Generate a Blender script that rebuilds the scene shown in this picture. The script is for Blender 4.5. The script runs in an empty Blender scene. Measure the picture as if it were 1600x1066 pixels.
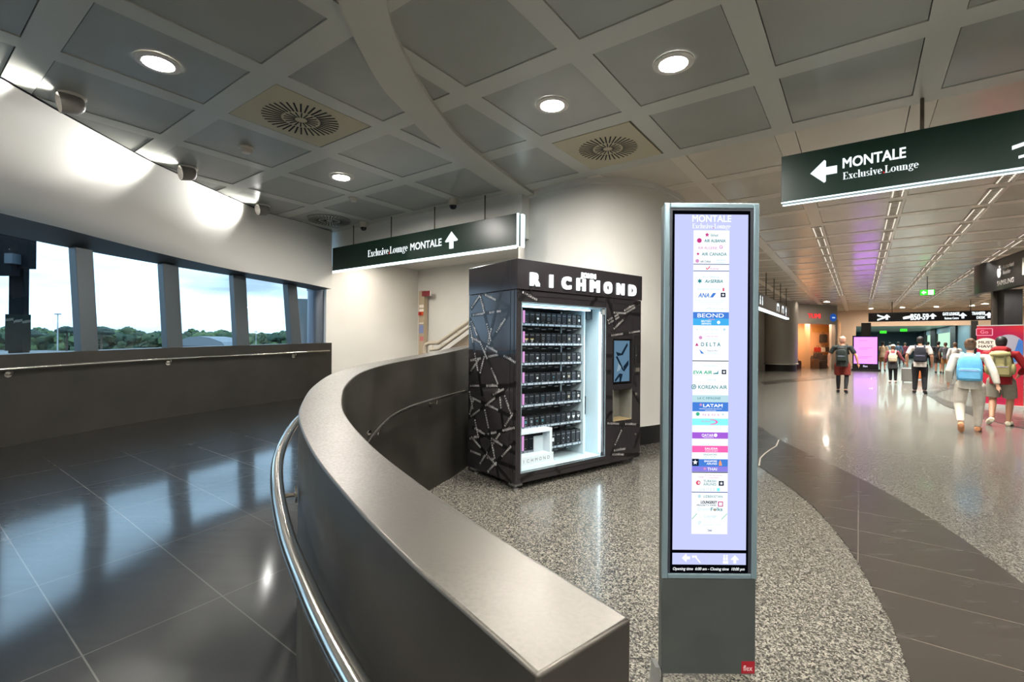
import bpy, bmesh, math, random
from mathutils import Vector, Matrix
random.seed(7)
scene = bpy.context.scene
COL = scene.collection
# ------------------------------------------------------------------ camera
FPX, PITCH, ROLL, EYE = 739.4, -0.00185, 0.00794, 1.5
cp, sp, cr, sr = math.cos(PITCH), math.sin(PITCH), math.cos(ROLL), math.sin(ROLL)
CM = Matrix(((cr, -sr, 0), (sr, cr, 0), (0, 0, 1))) @ Matrix(((1, 0, 0), (0, cp, -sp), (0, sp, cp)))
def _w(r): return Vector((r[0], r[2], -r[1]))
rx, dn, fw = _w(CM[0]), _w(CM[1]), _w(CM[2])
cam_data = bpy.data.cameras.new('camera')
cam = bpy.data.objects.new('camera', cam_data); COL.objects.link(cam)
cam_data.sensor_width = 36.0; cam_data.lens = FPX / 1600 * 36.0
cam_data.clip_start = 0.05; cam_data.clip_end = 2000
m = Matrix((rx, -dn, -fw)).transposed().to_4x4(); m.translation = (0, 0, EYE)
cam.matrix_world = m
scene.camera = cam
# ------------------------------------------------------------------ colour management, world
vs = scene.view_settings
vs.view_transform = 'Standard'; vs.look = 'None'; vs.gamma = 1.0; vs.use_curve_mapping = False
vs.exposure = 0.14
scene.cycles.use_denoising = True
scene.cycles.max_bounces = 8; scene.cycles.diffuse_bounces = 4; scene.cycles.glossy_bounces = 4
scene.cycles.transparent_max_bounces = 12; scene.cycles.sample_clamp_indirect = 6.0
def lin(c): 
    c = c / 255.0
    return c / 12.92 if c <= 0.04045 else ((c + 0.055) / 1.055) ** 2.4
def rgb(r, g, b): return (lin(r), lin(g), lin(b), 1.0)
world = bpy.data.worlds.new('overcast_sky'); scene.world = world; world.use_nodes = True
nt = world.node_tree; nt.nodes.clear()
def N(t, tree=None, **kw):
    n = (tree or nt).nodes.new(t)
    for k, v in kw.items(): setattr(n, k, v)
    return n
wo = N('ShaderNodeOutputWorld'); bg = N('ShaderNodeBackground'); tc = N('ShaderNodeTexCoord')
mp = N('ShaderNodeMapping'); mp.inputs['Scale'].default_value = (1.6, 1.6, 7.0)
no = N('ShaderNodeTexNoise'); no.inputs['Scale'].default_value = 2.2; no.inputs['Detail'].default_value = 5
ra = N('ShaderNodeValToRGB')
ra.color_ramp.elements[0].position = 0.30; ra.color_ramp.elements[0].color = (.14, .20, .26, 1)
ra.color_ramp.elements[1].position = 0.72; ra.color_ramp.elements[1].color = (.50, .76, 1.0, 1)
nt.links.new(tc.outputs['Generated'], mp.inputs['Vector']); nt.links.new(mp.outputs['Vector'], no.inputs['Vector'])
nt.links.new(no.outputs['Fac'], ra.inputs['Fac']); nt.links.new(ra.outputs['Color'], bg.inputs['Color'])
bg.inputs['Strength'].default_value = 3.7
nt.links.new(bg.outputs['Background'], wo.inputs['Surface'])
# light strengths, all in one place
L_DOWN, L_STRIP, L_WASH, L_LOUVRE = 1040.0, 1.0, 130.0, 36.0

# ------------------------------------------------------------------ geometry of the place
YG = 0.6333
UX, VX = Vector((math.sin(YG), math.cos(YG), 0)), Vector((math.cos(YG), -math.sin(YG), 0))
ZC = 3.88
def UV(u, v, z=0.0): return UX * u + VX * v + Vector((0, 0, z))
def ray(x, y):
    d = CM.transposed() @ Vector(((x - 800) / FPX, (y - 533) / FPX, 1))
    return Vector((d[0], d[2], -d[1]))
def on_z(x, y, z=0.0):
    d = ray(x, y); return Vector((0, 0, EYE)) + d * ((z - EYE) / d.z)
def on_plane(x, y, P, n):
    d = ray(x, y); o = Vector((0, 0, EYE)); return o + d * ((P - o).dot(n) / d.dot(n))
# ------------------------------------------------------------------ materials
MATS = {}
def pm(name, col, rough=0.5, metal=0.0, emit=None, es=0.0, spec=0.5, coat=0.0, alpha=None):
    if name in MATS: return MATS[name]
    mt = bpy.data.materials.new(name); mt.use_nodes = True
    b = mt.node_tree.nodes['Principled BSDF']
    b.inputs['Base Color'].default_value = rgb(*col); b.inputs['Roughness'].default_value = rough
    b.inputs['Metallic'].default_value = metal; b.inputs['Specular IOR Level'].default_value = spec
    if coat: b.inputs['Coat Weight'].default_value = coat; b.inputs['Coat Roughness'].default_value = 0.08
    if emit: b.inputs['Emission Color'].default_value = rgb(*emit); b.inputs['Emission Strength'].default_value = es
    MATS[name] = mt; return mt
def em(name, col, s=1.0):
    if name in MATS: return MATS[name]
    mt = bpy.data.materials.new(name); mt.use_nodes = True; t = mt.node_tree; t.nodes.clear()
    o = t.nodes.new('ShaderNodeOutputMaterial'); e = t.nodes.new('ShaderNodeEmission')
    e.inputs['Color'].default_value = rgb(*col); e.inputs['Strength'].default_value = s
    t.links.new(e.outputs[0], o.inputs[0]); MATS[name] = mt; return mt
def noisy(name, c1, c2, scale, rough=0.5, metal=0.0, detail=4, stretch=(1, 1, 1), bump=0.0, r2=None, lo=0.35, hi=0.65, spec=0.5, rotz=0.0):
    if name in MATS: return MATS[name]
    mt = pm(name, c1, rough, metal, spec=spec); t = mt.node_tree; b = t.nodes['Principled BSDF']
    c = N('ShaderNodeTexCoord', t); mpn = N('ShaderNodeMapping', t); mpn.inputs['Scale'].default_value = stretch; mpn.inputs['Rotation'].default_value = (0, 0, rotz)
    n = N('ShaderNodeTexNoise', t); n.inputs['Scale'].default_value = scale; n.inputs['Detail'].default_value = detail
    r = N('ShaderNodeValToRGB', t); r.color_ramp.elements[0].position = lo; r.color_ramp.elements[1].position = hi
    r.color_ramp.elements[0].color = rgb(*c1); r.color_ramp.elements[1].color = rgb(*c2)
    t.links.new(c.outputs['Object'], mpn.inputs['Vector']); t.links.new(mpn.outputs['Vector'], n.inputs['Vector'])
    t.links.new(n.outputs['Fac'], r.inputs['Fac']); t.links.new(r.outputs['Color'], b.inputs['Base Color'])
    if r2 is not None:
        mr = N('ShaderNodeMapRange', t); mr.inputs['From Min'].default_value = lo; mr.inputs['From Max'].default_value = hi
        mr.inputs['To Min'].default_value = rough; mr.inputs['To Max'].default_value = r2
        t.links.new(n.outputs['Fac'], mr.inputs['Value']); t.links.new(mr.outputs['Result'], b.inputs['Roughness'])
    if bump:
        bp = N('ShaderNodeBump', t); bp.inputs['Strength'].default_value = bump; bp.inputs['Distance'].default_value = 0.002
        t.links.new(n.outputs['Fac'], bp.inputs['Height']); t.links.new(bp.outputs['Normal'], b.inputs['Normal'])
    return mt
def granite():
    mt = pm('granite', (120, 115, 105), 0.26); t = mt.node_tree; b = t.nodes['Principled BSDF']
    b.inputs['Coat Weight'].default_value = 0.22; b.inputs['Coat Roughness'].default_value = 0.07
    c = N('ShaderNodeTexCoord', t); sc = N('ShaderNodeVectorMath', t, operation='MULTIPLY_ADD')
    n1 = N('ShaderNodeTexNoise', t); n1.inputs['Scale'].default_value = 70; n1.inputs['Detail'].default_value = 3
    sc.inputs[1].default_value = (.022, .022, .022)
    vo = N('ShaderNodeTexVoronoi', t); vo.inputs['Scale'].default_value = 140; vo.inputs['Randomness'].default_value = 1.0
    bw = N('ShaderNodeRGBToBW', t); n3 = N('ShaderNodeTexNoise', t); n3.inputs['Scale'].default_value = 34; n3.inputs['Detail'].default_value = 4
    mxf = N('ShaderNodeMath', t, operation='MULTIPLY_ADD'); mxf.inputs[1].default_value = 0.62
    m3 = N('ShaderNodeMath', t, operation='MULTIPLY'); m3.inputs[1].default_value = 0.38
    r = N('ShaderNodeValToRGB', t); e = r.color_ramp.elements
    e[0].position = 0.30; e[0].color = rgb(30, 29, 28); e[1].position = 0.68; e[1].color = rgb(128, 124, 114)
    x = e.new(0.42); x.color = rgb(59, 58, 54); x = e.new(0.52); x.color = rgb(89, 87, 81)
    for n in (n1, n3): t.links.new(c.outputs['Object'], n.inputs['Vector'])
    t.links.new(n1.outputs['Color'], sc.inputs[0]); t.links.new(c.outputs['Object'], sc.inputs[2]); t.links.new(sc.outputs['Vector'], vo.inputs['Vector'])
    t.links.new(vo.outputs['Color'], bw.inputs['Color']); t.links.new(n3.outputs['Fac'], m3.inputs[0])
    t.links.new(bw.outputs['Val'], mxf.inputs[0]); t.links.new(m3.outputs[0], mxf.inputs[2]); t.links.new(mxf.outputs[0], r.inputs['Fac'])
    t.links.new(r.outputs['Color'], b.inputs['Base Color'])
    return mt
def slate(name, c1, c2, joint, tile, rough, width=0.5, spec=0.5, coat=0.0):
    """dark stone slabs laid on the building grid, thin pale joints"""
    mt = pm(name, c1, rough); t = mt.node_tree; b = t.nodes['Principled BSDF']
    c = N('ShaderNodeTexCoord', t); mpn = N('ShaderNodeMapping', t); mpn.inputs['Rotation'].default_value = (0, 0, YG)
    br = N('ShaderNodeTexBrick', t); br.offset = 0.0; br.inputs['Scale'].default_value = 1.0
    br.inputs['Brick Width'].default_value = tile; br.inputs['Row Height'].default_value = tile * width
    br.inputs['Mortar Size'].default_value = 0.0035; br.inputs['Mortar Smooth'].default_value = 0.2
    n = N('ShaderNodeTexNoise', t); n.inputs['Scale'].default_value = 2.5; n.inputs['Detail'].default_value = 1.5
    mp2 = N('ShaderNodeMapping', t); mp2.inputs['Scale'].default_value = (1, 6, 1); mp2.inputs['Rotation'].default_value = (0, 0, YG)
    mx = N('ShaderNodeMixRGB', t); mx.inputs['Color1'].default_value = rgb(*c1); mx.inputs['Color2'].default_value = rgb(*c2)
    t.links.new(c.outputs['Object'], mpn.inputs['Vector']); t.links.new(mpn.outputs['Vector'], br.inputs['Vector'])
    t.links.new(c.outputs['Object'], mp2.inputs['Vector']); t.links.new(mp2.outputs['Vector'], n.inputs['Vector'])
    t.links.new(n.outputs['Fac'], mx.inputs['Fac']); t.links.new(mx.outputs['Color'], br.inputs['Color1']); t.links.new(mx.outputs['Color'], br.inputs['Color2'])
    b.inputs['Specular IOR Level'].default_value = spec
    if coat: b.inputs['Coat Weight'].default_value = coat; b.inputs['Coat Roughness'].default_value = .11; b.inputs['Coat IOR'].default_value = 1.55
    br.inputs['Mortar'].default_value = rgb(*joint); t.links.new(br.outputs['Color'], b.inputs['Base Color'])
    mr = N('ShaderNodeMapRange', t); mr.inputs['To Min'].default_value = rough * 0.75; mr.inputs['To Max'].default_value = rough * 1.35
    t.links.new(n.outputs['Fac'], mr.inputs['Value']); t.links.new(mr.outputs['Result'], b.inputs['Roughness'])
    bp = N('ShaderNodeBump', t); bp.inputs['Strength'].default_value = 0.02; bp.inputs['Distance'].default_value = 0.01
    n4 = N('ShaderNodeTexNoise', t); n4.inputs['Scale'].default_value = 14; n4.inputs['Detail'].default_value = 3
    t.links.new(c.outputs['Object'], n4.inputs['Vector']); t.links.new(n4.outputs['Fac'], bp.inputs['Height'])
    if coat: t.links.new(bp.outputs['Normal'], b.inputs['Normal'])
    return mt
def glass(name, tint, refl=1.45):
    if name in MATS: return MATS[name]
    mt = bpy.data.materials.new(name); mt.use_nodes = True; t = mt.node_tree; t.nodes.clear()
    o = N('ShaderNodeOutputMaterial', t); mx = N('ShaderNodeMixShader', t); tr = N('ShaderNodeBsdfTransparent', t); gl = N('ShaderNodeBsdfGlossy', t)
    lw = N('ShaderNodeLayerWeight', t); pw_ = N('ShaderNodeMath', t, operation='POWER'); pw_.inputs[1].default_value = 5.0
    fr = N('ShaderNodeMath', t, operation='MULTIPLY_ADD'); fr.inputs[1].default_value = 0.9; fr.inputs[2].default_value = 0.045
    t.links.new(lw.outputs['Facing'], pw_.inputs[0]); t.links.new(pw_.outputs[0], fr.inputs[0])
    tr.inputs['Color'].default_value = (*tint, 1); gl.inputs['Roughness'].default_value = 0.02
    t.links.new(fr.outputs[0], mx.inputs[0]); t.links.new(tr.outputs[0], mx.inputs[1]); t.links.new(gl.outputs[0], mx.inputs[2]); t.links.new(mx.outputs[0], o.inputs[0])
    MATS[name] = mt; return mt
G = granite()
M_RAMP = slate('polished_slate', (11, 12, 13), (20, 20, 21), (62, 62, 60), 0.92, 0.36, 0.62, 0.12, 1.0)
M_BAND = slate('dark_stone_band', (46, 42, 39), (56, 52, 47), (92, 85, 77), 1.05, 0.24, 0.5)
M_STEEL = noisy('brushed_steel_cladding', (74, 71, 65), (86, 83, 77), 3.0, 0.36, 0.85, 5, (1, 1, 1), 0.0, 0.46)
M_STEELTOP = noisy('worn_steel_coping', (74, 71, 66), (86, 83, 77), 120, 0.32, 0.85, 3, bump=0.06, r2=0.46)
M_RAIL = pm('polished_stainless', (200, 196, 188), 0.16, 1.0)
M_WHITE = noisy('white_plaster', (208, 206, 199), (214, 212, 205), 1.2, 0.65)
M_COVE = pm('white_cove_plaster', (222, 220, 214), 0.7)
M_STRIP = pm('ceiling_strip_enamel', (191, 192, 182), 0.33)
M_PANEL = noisy('ceiling_panel_perforated', (153, 155, 147), (160, 162, 154), 2.0, 0.30)
M_PANELC = noisy('lit_corridor_panel', (214, 205, 190), (220, 211, 196), 2.0, 0.19)  # same panels as the hall; warmer, brighter corridor light put into the colour
M_STRIPC = pm('lit_corridor_strip', (228, 218, 202), 0.3)  # strip colour lightened likewise to carry the corridor light
M_GAP = pm('ceiling_gap', (20, 20, 20), 0.9)
M_RIB = pm('ceiling_ribbon_enamel', (192, 190, 178), 0.4)
M_BEIGE = pm('beige_ceiling_tile', (188, 180, 150), 0.5)
M_BLACK = pm('black_plastic', (16, 16, 17), 0.4)
M_DGREY = pm('dark_grey_metal', (80, 84, 86), 0.5, 0.2)
M_MULL = pm('grey_mullion_paint', (58, 66, 71), 0.45, 0.2)
M_GREEN = pm('dark_green_sign_face', (8, 36, 27), 0.3, spec=0.3)
M_LIT = em('sign_white_light', (240, 250, 252), 1.25)
M_LITRED = em('sign_red_light', (215, 30, 45), 1.0)
M_LED = em('led_edge_light', (220, 244, 250), 2.6)
M_WIN = glass('window_glass', (0.90, 0.965, 0.99))
M_CLEAR = glass('clear_glass', (0.96, 0.98, 0.98))
# ------------------------------------------------------------------ mesh helpers
ROOT = {}
def finish_me(me, mats, smooth=None):
    for mt in mats: me.materials.append(mt)
    if smooth:
        me.polygons.foreach_set('use_smooth', [True] * len(me.polygons)); me.set_sharp_from_angle(angle=smooth)
    me.update()
def props(o, label=None, cat=None, group=None, kind=None):
    if label and len(label.split()) > 16: print('LONG', label)
    if label: o['label'] = label
    if cat: o['category'] = cat
    if group: o['group'] = group
    if kind: o['kind'] = kind
    return o
def thing(name, label, cat, loc=(0, 0, 0), rotz=0.0, group=None):
    o = bpy.data.objects.new(name, None); COL.objects.link(o)
    o.location = loc; o.rotation_euler = (0, 0, rotz); o.empty_display_size = 0.1
    ROOT[o] = Matrix.Translation(Vector(loc)) @ Matrix.Rotation(rotz, 4, 'Z')
    return props(o, label, cat, group)
class Fr:
    """a local frame: origin and three axes"""
    def __init__(s, o, ex, ey, ez=None):
        s.o = Vector(o); s.x = Vector(ex).normalized(); s.y = Vector(ey).normalized(); s.z = Vector(ez).normalized() if ez else s.x.cross(s.y)
    def p(s, a, b=0.0, c=0.0): return s.o + s.x * a + s.y * b + s.z * c
WF = Fr((0, 0, 0), (1, 0, 0), (0, 1, 0), (0, 0, 1))
GLY = {}
def glyphs(s, bold):
    k = (s, bold)
    if k not in GLY:
        cu = bpy.data.curves.new('lettering', 'FONT'); cu.body = s; cu.size = 1.0; cu.offset = bold; cu.resolution_u = 3
        ob = bpy.data.objects.new('lettering', cu); COL.objects.link(ob)
        me = bpy.data.meshes.new_from_object(ob.evaluated_get(bpy.context.evaluated_depsgraph_get()))
        vs_ = [tuple(v.co) for v in me.vertices]; fs = [tuple(p.vertices) for p in me.polygons]
        bpy.data.objects.remove(ob); bpy.data.curves.remove(cu); bpy.data.meshes.remove(me)
        GLY[k] = (vs_, fs)
    return GLY[k]
class MB:
    def __init__(s): s.v = []; s.f = []; s.m = []
    def add(s, vs_, fs, m=0):
        n = len(s.v); s.v += [Vector(v) for v in vs_]; s.f += [tuple(i + n for i in f) for f in fs]; s.m += [m] * len(fs); return s
    def quad(s, a, b, c, d, m=0): return s.add([a, b, c, d], [(0, 1, 2, 3)], m)
    def obox(s, F, x0, x1, y0, y1, z0, z1, m=0):
        P = [F.p(x, y, z) for z in (z0, z1) for y in (y0, y1) for x in (x0, x1)]
        flip = F.x.cross(F.y).dot(F.z) < 0
        fs = [(0, 2, 3, 1), (4, 5, 7, 6), (0, 1, 5, 4), (2, 6, 7, 3), (0, 4, 6, 2), (1, 3, 7, 5)]
        if flip: fs = [f[::-1] for f in fs]
        return s.add(P, fs, m)
    def box(s, x0, x1, y0, y1, z0, z1, m=0): return s.obox(WF, x0, x1, y0, y1, z0, z1, m)
    def prism(s, pts, F, z0, z1, m=0, mcap=None):
        n = len(pts); P = [F.p(a, b, z0) for a, b in pts] + [F.p(a, b, z1) for a, b in pts]
        ar = sum(pts[i][0] * pts[(i + 1) % n][1] - pts[(i + 1) % n][0] * pts[i][1] for i in range(n))
        if F.x.cross(F.y).dot(F.z) < 0: ar = -ar
        a, b = tuple(range(n)), tuple(range(n, 2 * n))
        sd = [(i, (i + 1) % n, n + (i + 1) % n, n + i) for i in range(n)]
        if ar > 0: fs = [a[::-1], b] + sd
        else: fs = [a, b[::-1]] + [f[::-1] for f in sd]
        s.add(P, fs, m)
        if mcap is not None: s.m[-len(fs)] = mcap; s.m[-len(fs) + 1] = mcap
        return s
    def tube(s, path, r, n=10, m=0, caps=True, closed=False):
        path = [Vector(p) for p in path]; k = len(path); rs = r if isinstance(r, (list, tuple)) else [r] * k
        rings = []; prev = None
        for i, p in enumerate(path):
            if closed: t = path[(i + 1) % k] - path[i - 1]
            else: t = (path[min(i + 1, k - 1)] - path[max(i - 1, 0)])
            t = t.normalized() if t.length > 1e-9 else Vector((0, 0, 1))
            if prev is None:
                up = Vector((0, 0, 1)) if abs(t.z) < 0.9 else Vector((1, 0, 0)); a = t.cross(up).normalized()
            else: a = (prev - t * prev.dot(t)).normalized()
            b = t.cross(a); prev = a
            rr = rs[i] if isinstance(rs[i], (list, tuple)) else (rs[i], rs[i])
            rings.append([p + a * math.cos(2 * math.pi * j / n) * rr[0] + b * math.sin(2 * math.pi * j / n) * rr[1] for j in range(n)])
        vs_ = [v for R_ in rings for v in R_]; fs = []
        for i in range(k if closed else k - 1):
            i2 = (i + 1) % k
            for j in range(n):
                j2 = (j + 1) % n; fs.append((i * n + j, i * n + j2, i2 * n + j2, i2 * n + j))
        if caps and not closed:
            fs.append(tuple(range(n))[::-1]); fs.append(tuple(range((k - 1) * n, k * n)))
        return s.add(vs_, fs, m)
    def lathe(s, prof, F, n=24, m=0, cap0=True, cap1=True):
        """profile [(radius, height along F.z)]"""
        k = len(prof); vs_ = [F.p(r * math.cos(2 * math.pi * j / n), r * math.sin(2 * math.pi * j / n), h) for r, h in prof for j in range(n)]
        up = prof[-1][1] >= prof[0][1]; fs = []
        for i in range(k - 1):
            for j in range(n):
                j2 = (j + 1) % n; fs.append((i * n + j, i * n + j2, (i + 1) * n + j2, (i + 1) * n + j))
        if cap0: fs.append(tuple(range(n))[::-1])
        if cap1: fs.append(tuple(range((k - 1) * n, k * n)))
        if not up: fs = [f[::-1] for f in fs]
        return s.add(vs_, fs, m)
    def ball(s, c, r, n=12, k=8, m=0, F=None):
        F = F or WF; c = Vector(c); rr = r if isinstance(r, (tuple, list)) else (r, r, r); vs_ = []; fs = []
        for i in range(k + 1):
            th = math.pi * i / k
            for j in range(n):
                ph = 2 * math.pi * j / n
                vs_.append(c + F.x * (rr[0] * math.sin(th) * math.cos(ph)) + F.y * (rr[1] * math.sin(th) * math.sin(ph)) + F.z * (-rr[2] * math.cos(th)))
        for i in range(k):
            for j in range(n):
                j2 = (j + 1) % n; fs.append((i * n + j, i * n + j2, (i + 1) * n + j2, (i + 1) * n + j))
        return s.add(vs_, fs, m)
    def text(s, st, F, cap, width=None, bold=0.0, z=0.0, m=0, center=False, depth=0.0, italic=0.0):
        """lettering in the frame's x-y plane; cap = capital height; origin bottom left of the baseline"""
        if bold:
            for ox, oy in ((bold, bold), (-bold, bold), (bold, -bold), (-bold, -bold)):
                q = cap / .73; s.text(st, Fr(F.o + F.x * ox * q + F.y * oy * q, F.x, F.y, F.z), cap, width, 0.0, z, m, center, depth, italic)
        vs_, fs = glyphs(st, 0.0)
        if not vs_: return s
        hv = glyphs('H', 0.0)[0]; ch = max(v[1] for v in hv); sc = cap / ch
        x0 = min(v[0] for v in vs_); x1 = max(v[0] for v in vs_); sx = width / (x1 - x0) if width else sc
        sh = (x1 - x0) * sx / 2 if center else 0.0
        P = [F.p((v[0] - x0) * sx - sh + italic * v[1] * sc, v[1] * sc, z + depth) for v in vs_]
        s.add(P, fs, m)
        if depth:
            ed = {}
            for f in fs:
                for i in range(len(f)): e = (f[i], f[(i + 1) % len(f)]); ed[e] = 1
            for a, b in [e for e in ed if (e[1], e[0]) not in ed]:
                A, B = P[a], P[b]; s.add([A, B, B - F.z * depth, A - F.z * depth], [(0, 3, 2, 1)], m)
        return s
    def poly(s, pts, F, z=0.0, m=0): return s.add([F.p(a, b, z) for a, b in pts], [tuple(range(len(pts)))], m)
    def build(s, name, mats, parent=None, smooth=None, label=None, cat=None, group=None, kind=None, bevel=None, origin=None):
        me = bpy.data.meshes.new(name); mats = mats if isinstance(mats, (list, tuple)) else [mats]
        r = parent
        while r is not None and r.parent is not None: r = r.parent
        if parent is not None:
            inv = ROOT[r].inverted(); V = [inv @ v for v in s.v]; loc = Vector((0, 0, 0))
        else:
            if origin is None:
                xs = [v.x for v in s.v]; ys = [v.y for v in s.v]; zs = [v.z for v in s.v]
                loc = Vector(((min(xs) + max(xs)) / 2, (min(ys) + max(ys)) / 2, min(zs)))
            else: loc = Vector(origin)
            V = [v - loc for v in s.v]
        me.from_pydata([tuple(v) for v in V], [], s.f); me.polygons.foreach_set('material_index', s.m)
        if smooth:
            bm = bmesh.new(); bm.from_mesh(me); bmesh.ops.remove_doubles(bm, verts=bm.verts, dist=1e-5); bm.to_mesh(me); bm.free()
        finish_me(me, mats, smooth)
        o = bpy.data.objects.new(name, me); COL.objects.link(o); o.location = loc
        if parent is not None: o.parent = parent
        else: ROOT[o] = Matrix.Translation(loc)
        if bevel:
            bv = o.modifiers.new('bevel', 'BEVEL'); bv.width = bevel; bv.segments = 2; bv.limit_method = 'ANGLE'; bv.angle_limit = 0.7
        return props(o, label, cat, group, kind)
    def struct(s, name, mats, smooth=None, bevel=None, parent=None, origin=(0, 0, 0)):
        return s.build(name, mats, parent, smooth, kind=None if parent else 'structure', bevel=bevel, origin=origin)
def copy_tree(o, parent=None):
    c = o.copy(); COL.objects.link(c); c.parent = parent
    for ch in list(o.children): copy_tree(ch, c)
    return c
def spline(P, n):
    P = [Vector(p) for p in P]; d = [0.0]
    for a, b in zip(P, P[1:]): d.append(d[-1] + (b - a).length)
    tg = []
    for i in range(len(P)):
        a, b = max(i - 1, 0), min(i + 1, len(P) - 1); tg.append((P[b] - P[a]) / (d[b] - d[a]))
    out = []
    for k in range(n):
        t = d[-1] * k / (n - 1); i = 0
        while i < len(P) - 2 and d[i + 1] < t: i += 1
        h = d[i + 1] - d[i]; s_ = (t - d[i]) / h
        out.append(P[i] * (2 * s_**3 - 3 * s_**2 + 1) + tg[i] * h * (s_**3 - 2 * s_**2 + s_) + P[i + 1] * (-2 * s_**3 + 3 * s_**2) + tg[i + 1] * h * (s_**3 - s_**2))
    return out
def leftn(P, i):
    a, b = P[max(i - 1, 0)], P[min(i + 1, len(P) - 1)]; t = Vector((b.x - a.x, b.y - a.y, 0)).normalized(); return Vector((-t.y, t.x, 0))
def off(P, d): return [p + leftn(P, i) * d for i, p in enumerate(P)]
def lamp(name, kind, loc, energy, color=(1, 0.95, 0.88), size=0.2, direction=(0, 0, -1), parent=None, spot=None, blend=0.4):
    ld = bpy.data.lights.new(name, kind); ld.energy = energy; ld.color = color
    if kind == 'AREA': ld.shape = 'DISK'; ld.size = size
    else: ld.shadow_soft_size = size
    if spot: ld.spot_size = spot; ld.spot_blend = blend
    o = bpy.data.objects.new(name, ld); COL.objects.link(o); o.location = loc
    o.rotation_euler = Vector(direction).to_track_quat('-Z', 'Y').to_euler()
    if parent is not None:
        o.parent = parent; q = ROOT[parent].inverted(); o.location = q @ Vector(loc)
        o.rotation_euler = (q.to_3x3() @ Vector(direction)).to_track_quat('-Z', 'Y').to_euler()
    return o
ORD = ['first', 'second', 'third', 'fourth', 'fifth', 'sixth', 'seventh', 'eighth', 'ninth', 'tenth', 'eleventh', 'twelfth', 'thirteenth', 'fourteenth', 'fifteenth', 'sixteenth', 'seventeenth', 'eighteenth', 'nineteenth', 'twentieth', 'twenty-first', 'twenty-second']
# ================================================================== THE SETTING
# plan curve and height of the curved steel parapet (inner top edge), near end first
CI = [(.19, .74, 1.07), (.087, .862, 1.08), (-.027, 1.0, 1.09), (-.23, 1.28, 1.105), (-.5, 1.7, 1.125), (-.77, 2.2, 1.155), (-.93, 2.6, 1.175), (-1.08, 3.1, 1.21),
      (-1.14, 3.6, 1.26), (-1.07, 4.1, 1.30), (-.89, 4.6, 1.34), (-.74, 4.97, 1.37), (-.585, 5.45, 1.41), (-.45, 6.0, 1.44), (-.2, 6.8, 1.46), (.04, 7.38, 1.46)]
WI = spline(CI, 150); WO = off(WI, 0.2)
# plan curve and height of the parapet under the windows (inner top edge)
CW = [(-4.74, -6.45, 1.10), (-5.1, -3.4, 1.10), (-5.75, -1.0, 1.12), (-6.2, 1.4, 1.17), (-6.3, 3.5, 1.23), (-6.06, 5.6, 1.297), (-5.38, 7.6, 1.366), (-4.23, 9.56, 1.43), (-3.93, 10.32, 1.45)]
WW = spline(CW, 120)
def lut(tab, x):
    for (a, va), (b, vb) in zip(tab, tab[1:]):
        if x <= b or (b, vb) == tab[-1]:
            t = min(1, max(0, (x - a) / (b - a))); return va + (vb - va) * t
def zramp_out(y): return lut([(-7, .012), (-1, .03), (1.4, .09), (3.5, .14), (5.6, .197), (7.6, .266), (9.56, .336), (10.4, .36)], y)
# floor
fl = MB()
bd = [(p.x - .1, p.y) for p in off(WW, .1)] + [tuple(UV(6.1, -9.7)[:2])]
far = [UV(8.9, -9.7), UV(8.9, -5.0), UV(38, -5.0), UV(41, -1.3), UV(78, -1.3), UV(78, 9.5), UV(-8, 9.5), UV(-8, 0)]
pts = [(x, y) for x, y in bd] + [(p.x, p.y) for p in far]
fl.poly(pts, WF, 0.0); fl.struct('floor', [G])
# dark stone bands inlaid in the floor
bl = spline([(3.2, 7.4, .006), (3.035, 5.793, .006), (2.839, 4.567, .006), (2.564, 3.681, .006), (2.218, 2.89, .006), (1.956, 2.379, .006), (1.4, 1.55, .006), (.4, .3, .006)], 40)
brr = spline([(4.9, 10.2, .006), (4.527, 8.696, .006), (4.201, 7.431, .006), (3.92, 5.403, .006), (3.601, 3.988, .006), (3.218, 2.966, .006), (2.6, 1.6, .006), (1.7, .1, .006)], 40)
b_ = MB()
for i in range(39): b_.quad(bl[i], bl[i + 1], brr[i + 1], brr[i])
bl2 = spline([(16.5, 18.6, .006), (13.2, 15.2, .006), (11.889, 13.349, .006), (10.683, 11.647, .006), (10.292, 10.868, .006), (9.731, 9.833, .006), (9.295, 8.582, .006), (9.1, 6.5, .006), (9.3, 4, .006)], 30)
br2 = spline([(18, 18.2, .006), (14.481, 15.791, .006), (12.872, 14.409, .006), (12.3, 13.6, .006), (11.7, 12.6, .006), (11.1, 11.2, .006), (10.5, 9.3, .006), (10.3, 6.5, .006), (10.5, 4, .006)], 30)
for i in range(29): b_.quad(bl2[i], bl2[i + 1], br2[i + 1], br2[i])
b_.quad(Vector((9.27, 17.4, .006)), Vector((14.6, 21.3, .006)), Vector((15.75, 23.0, .006)), Vector((9.9, 18.8, .006)))
b_.struct('floor_band', [M_BAND])
cr_ = MB(); ck = [on_z(*p, .009) for p in ((1217, 687), (1213, 697), (1203, 703), (1195, 709), (1188, 716), (1186, 728))]
for a, b in zip(ck, ck[1:]):
    s_ = Vector((b.y - a.y, a.x - b.x, 0)).normalized() * .009; cr_.quad(a - s_, b - s_, b + s_, a + s_)
cr_.struct('floor_line', [pm('pale_floor_line', (176, 170, 158), 0.4)])  # thin pale jagged line laid on the floor
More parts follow.
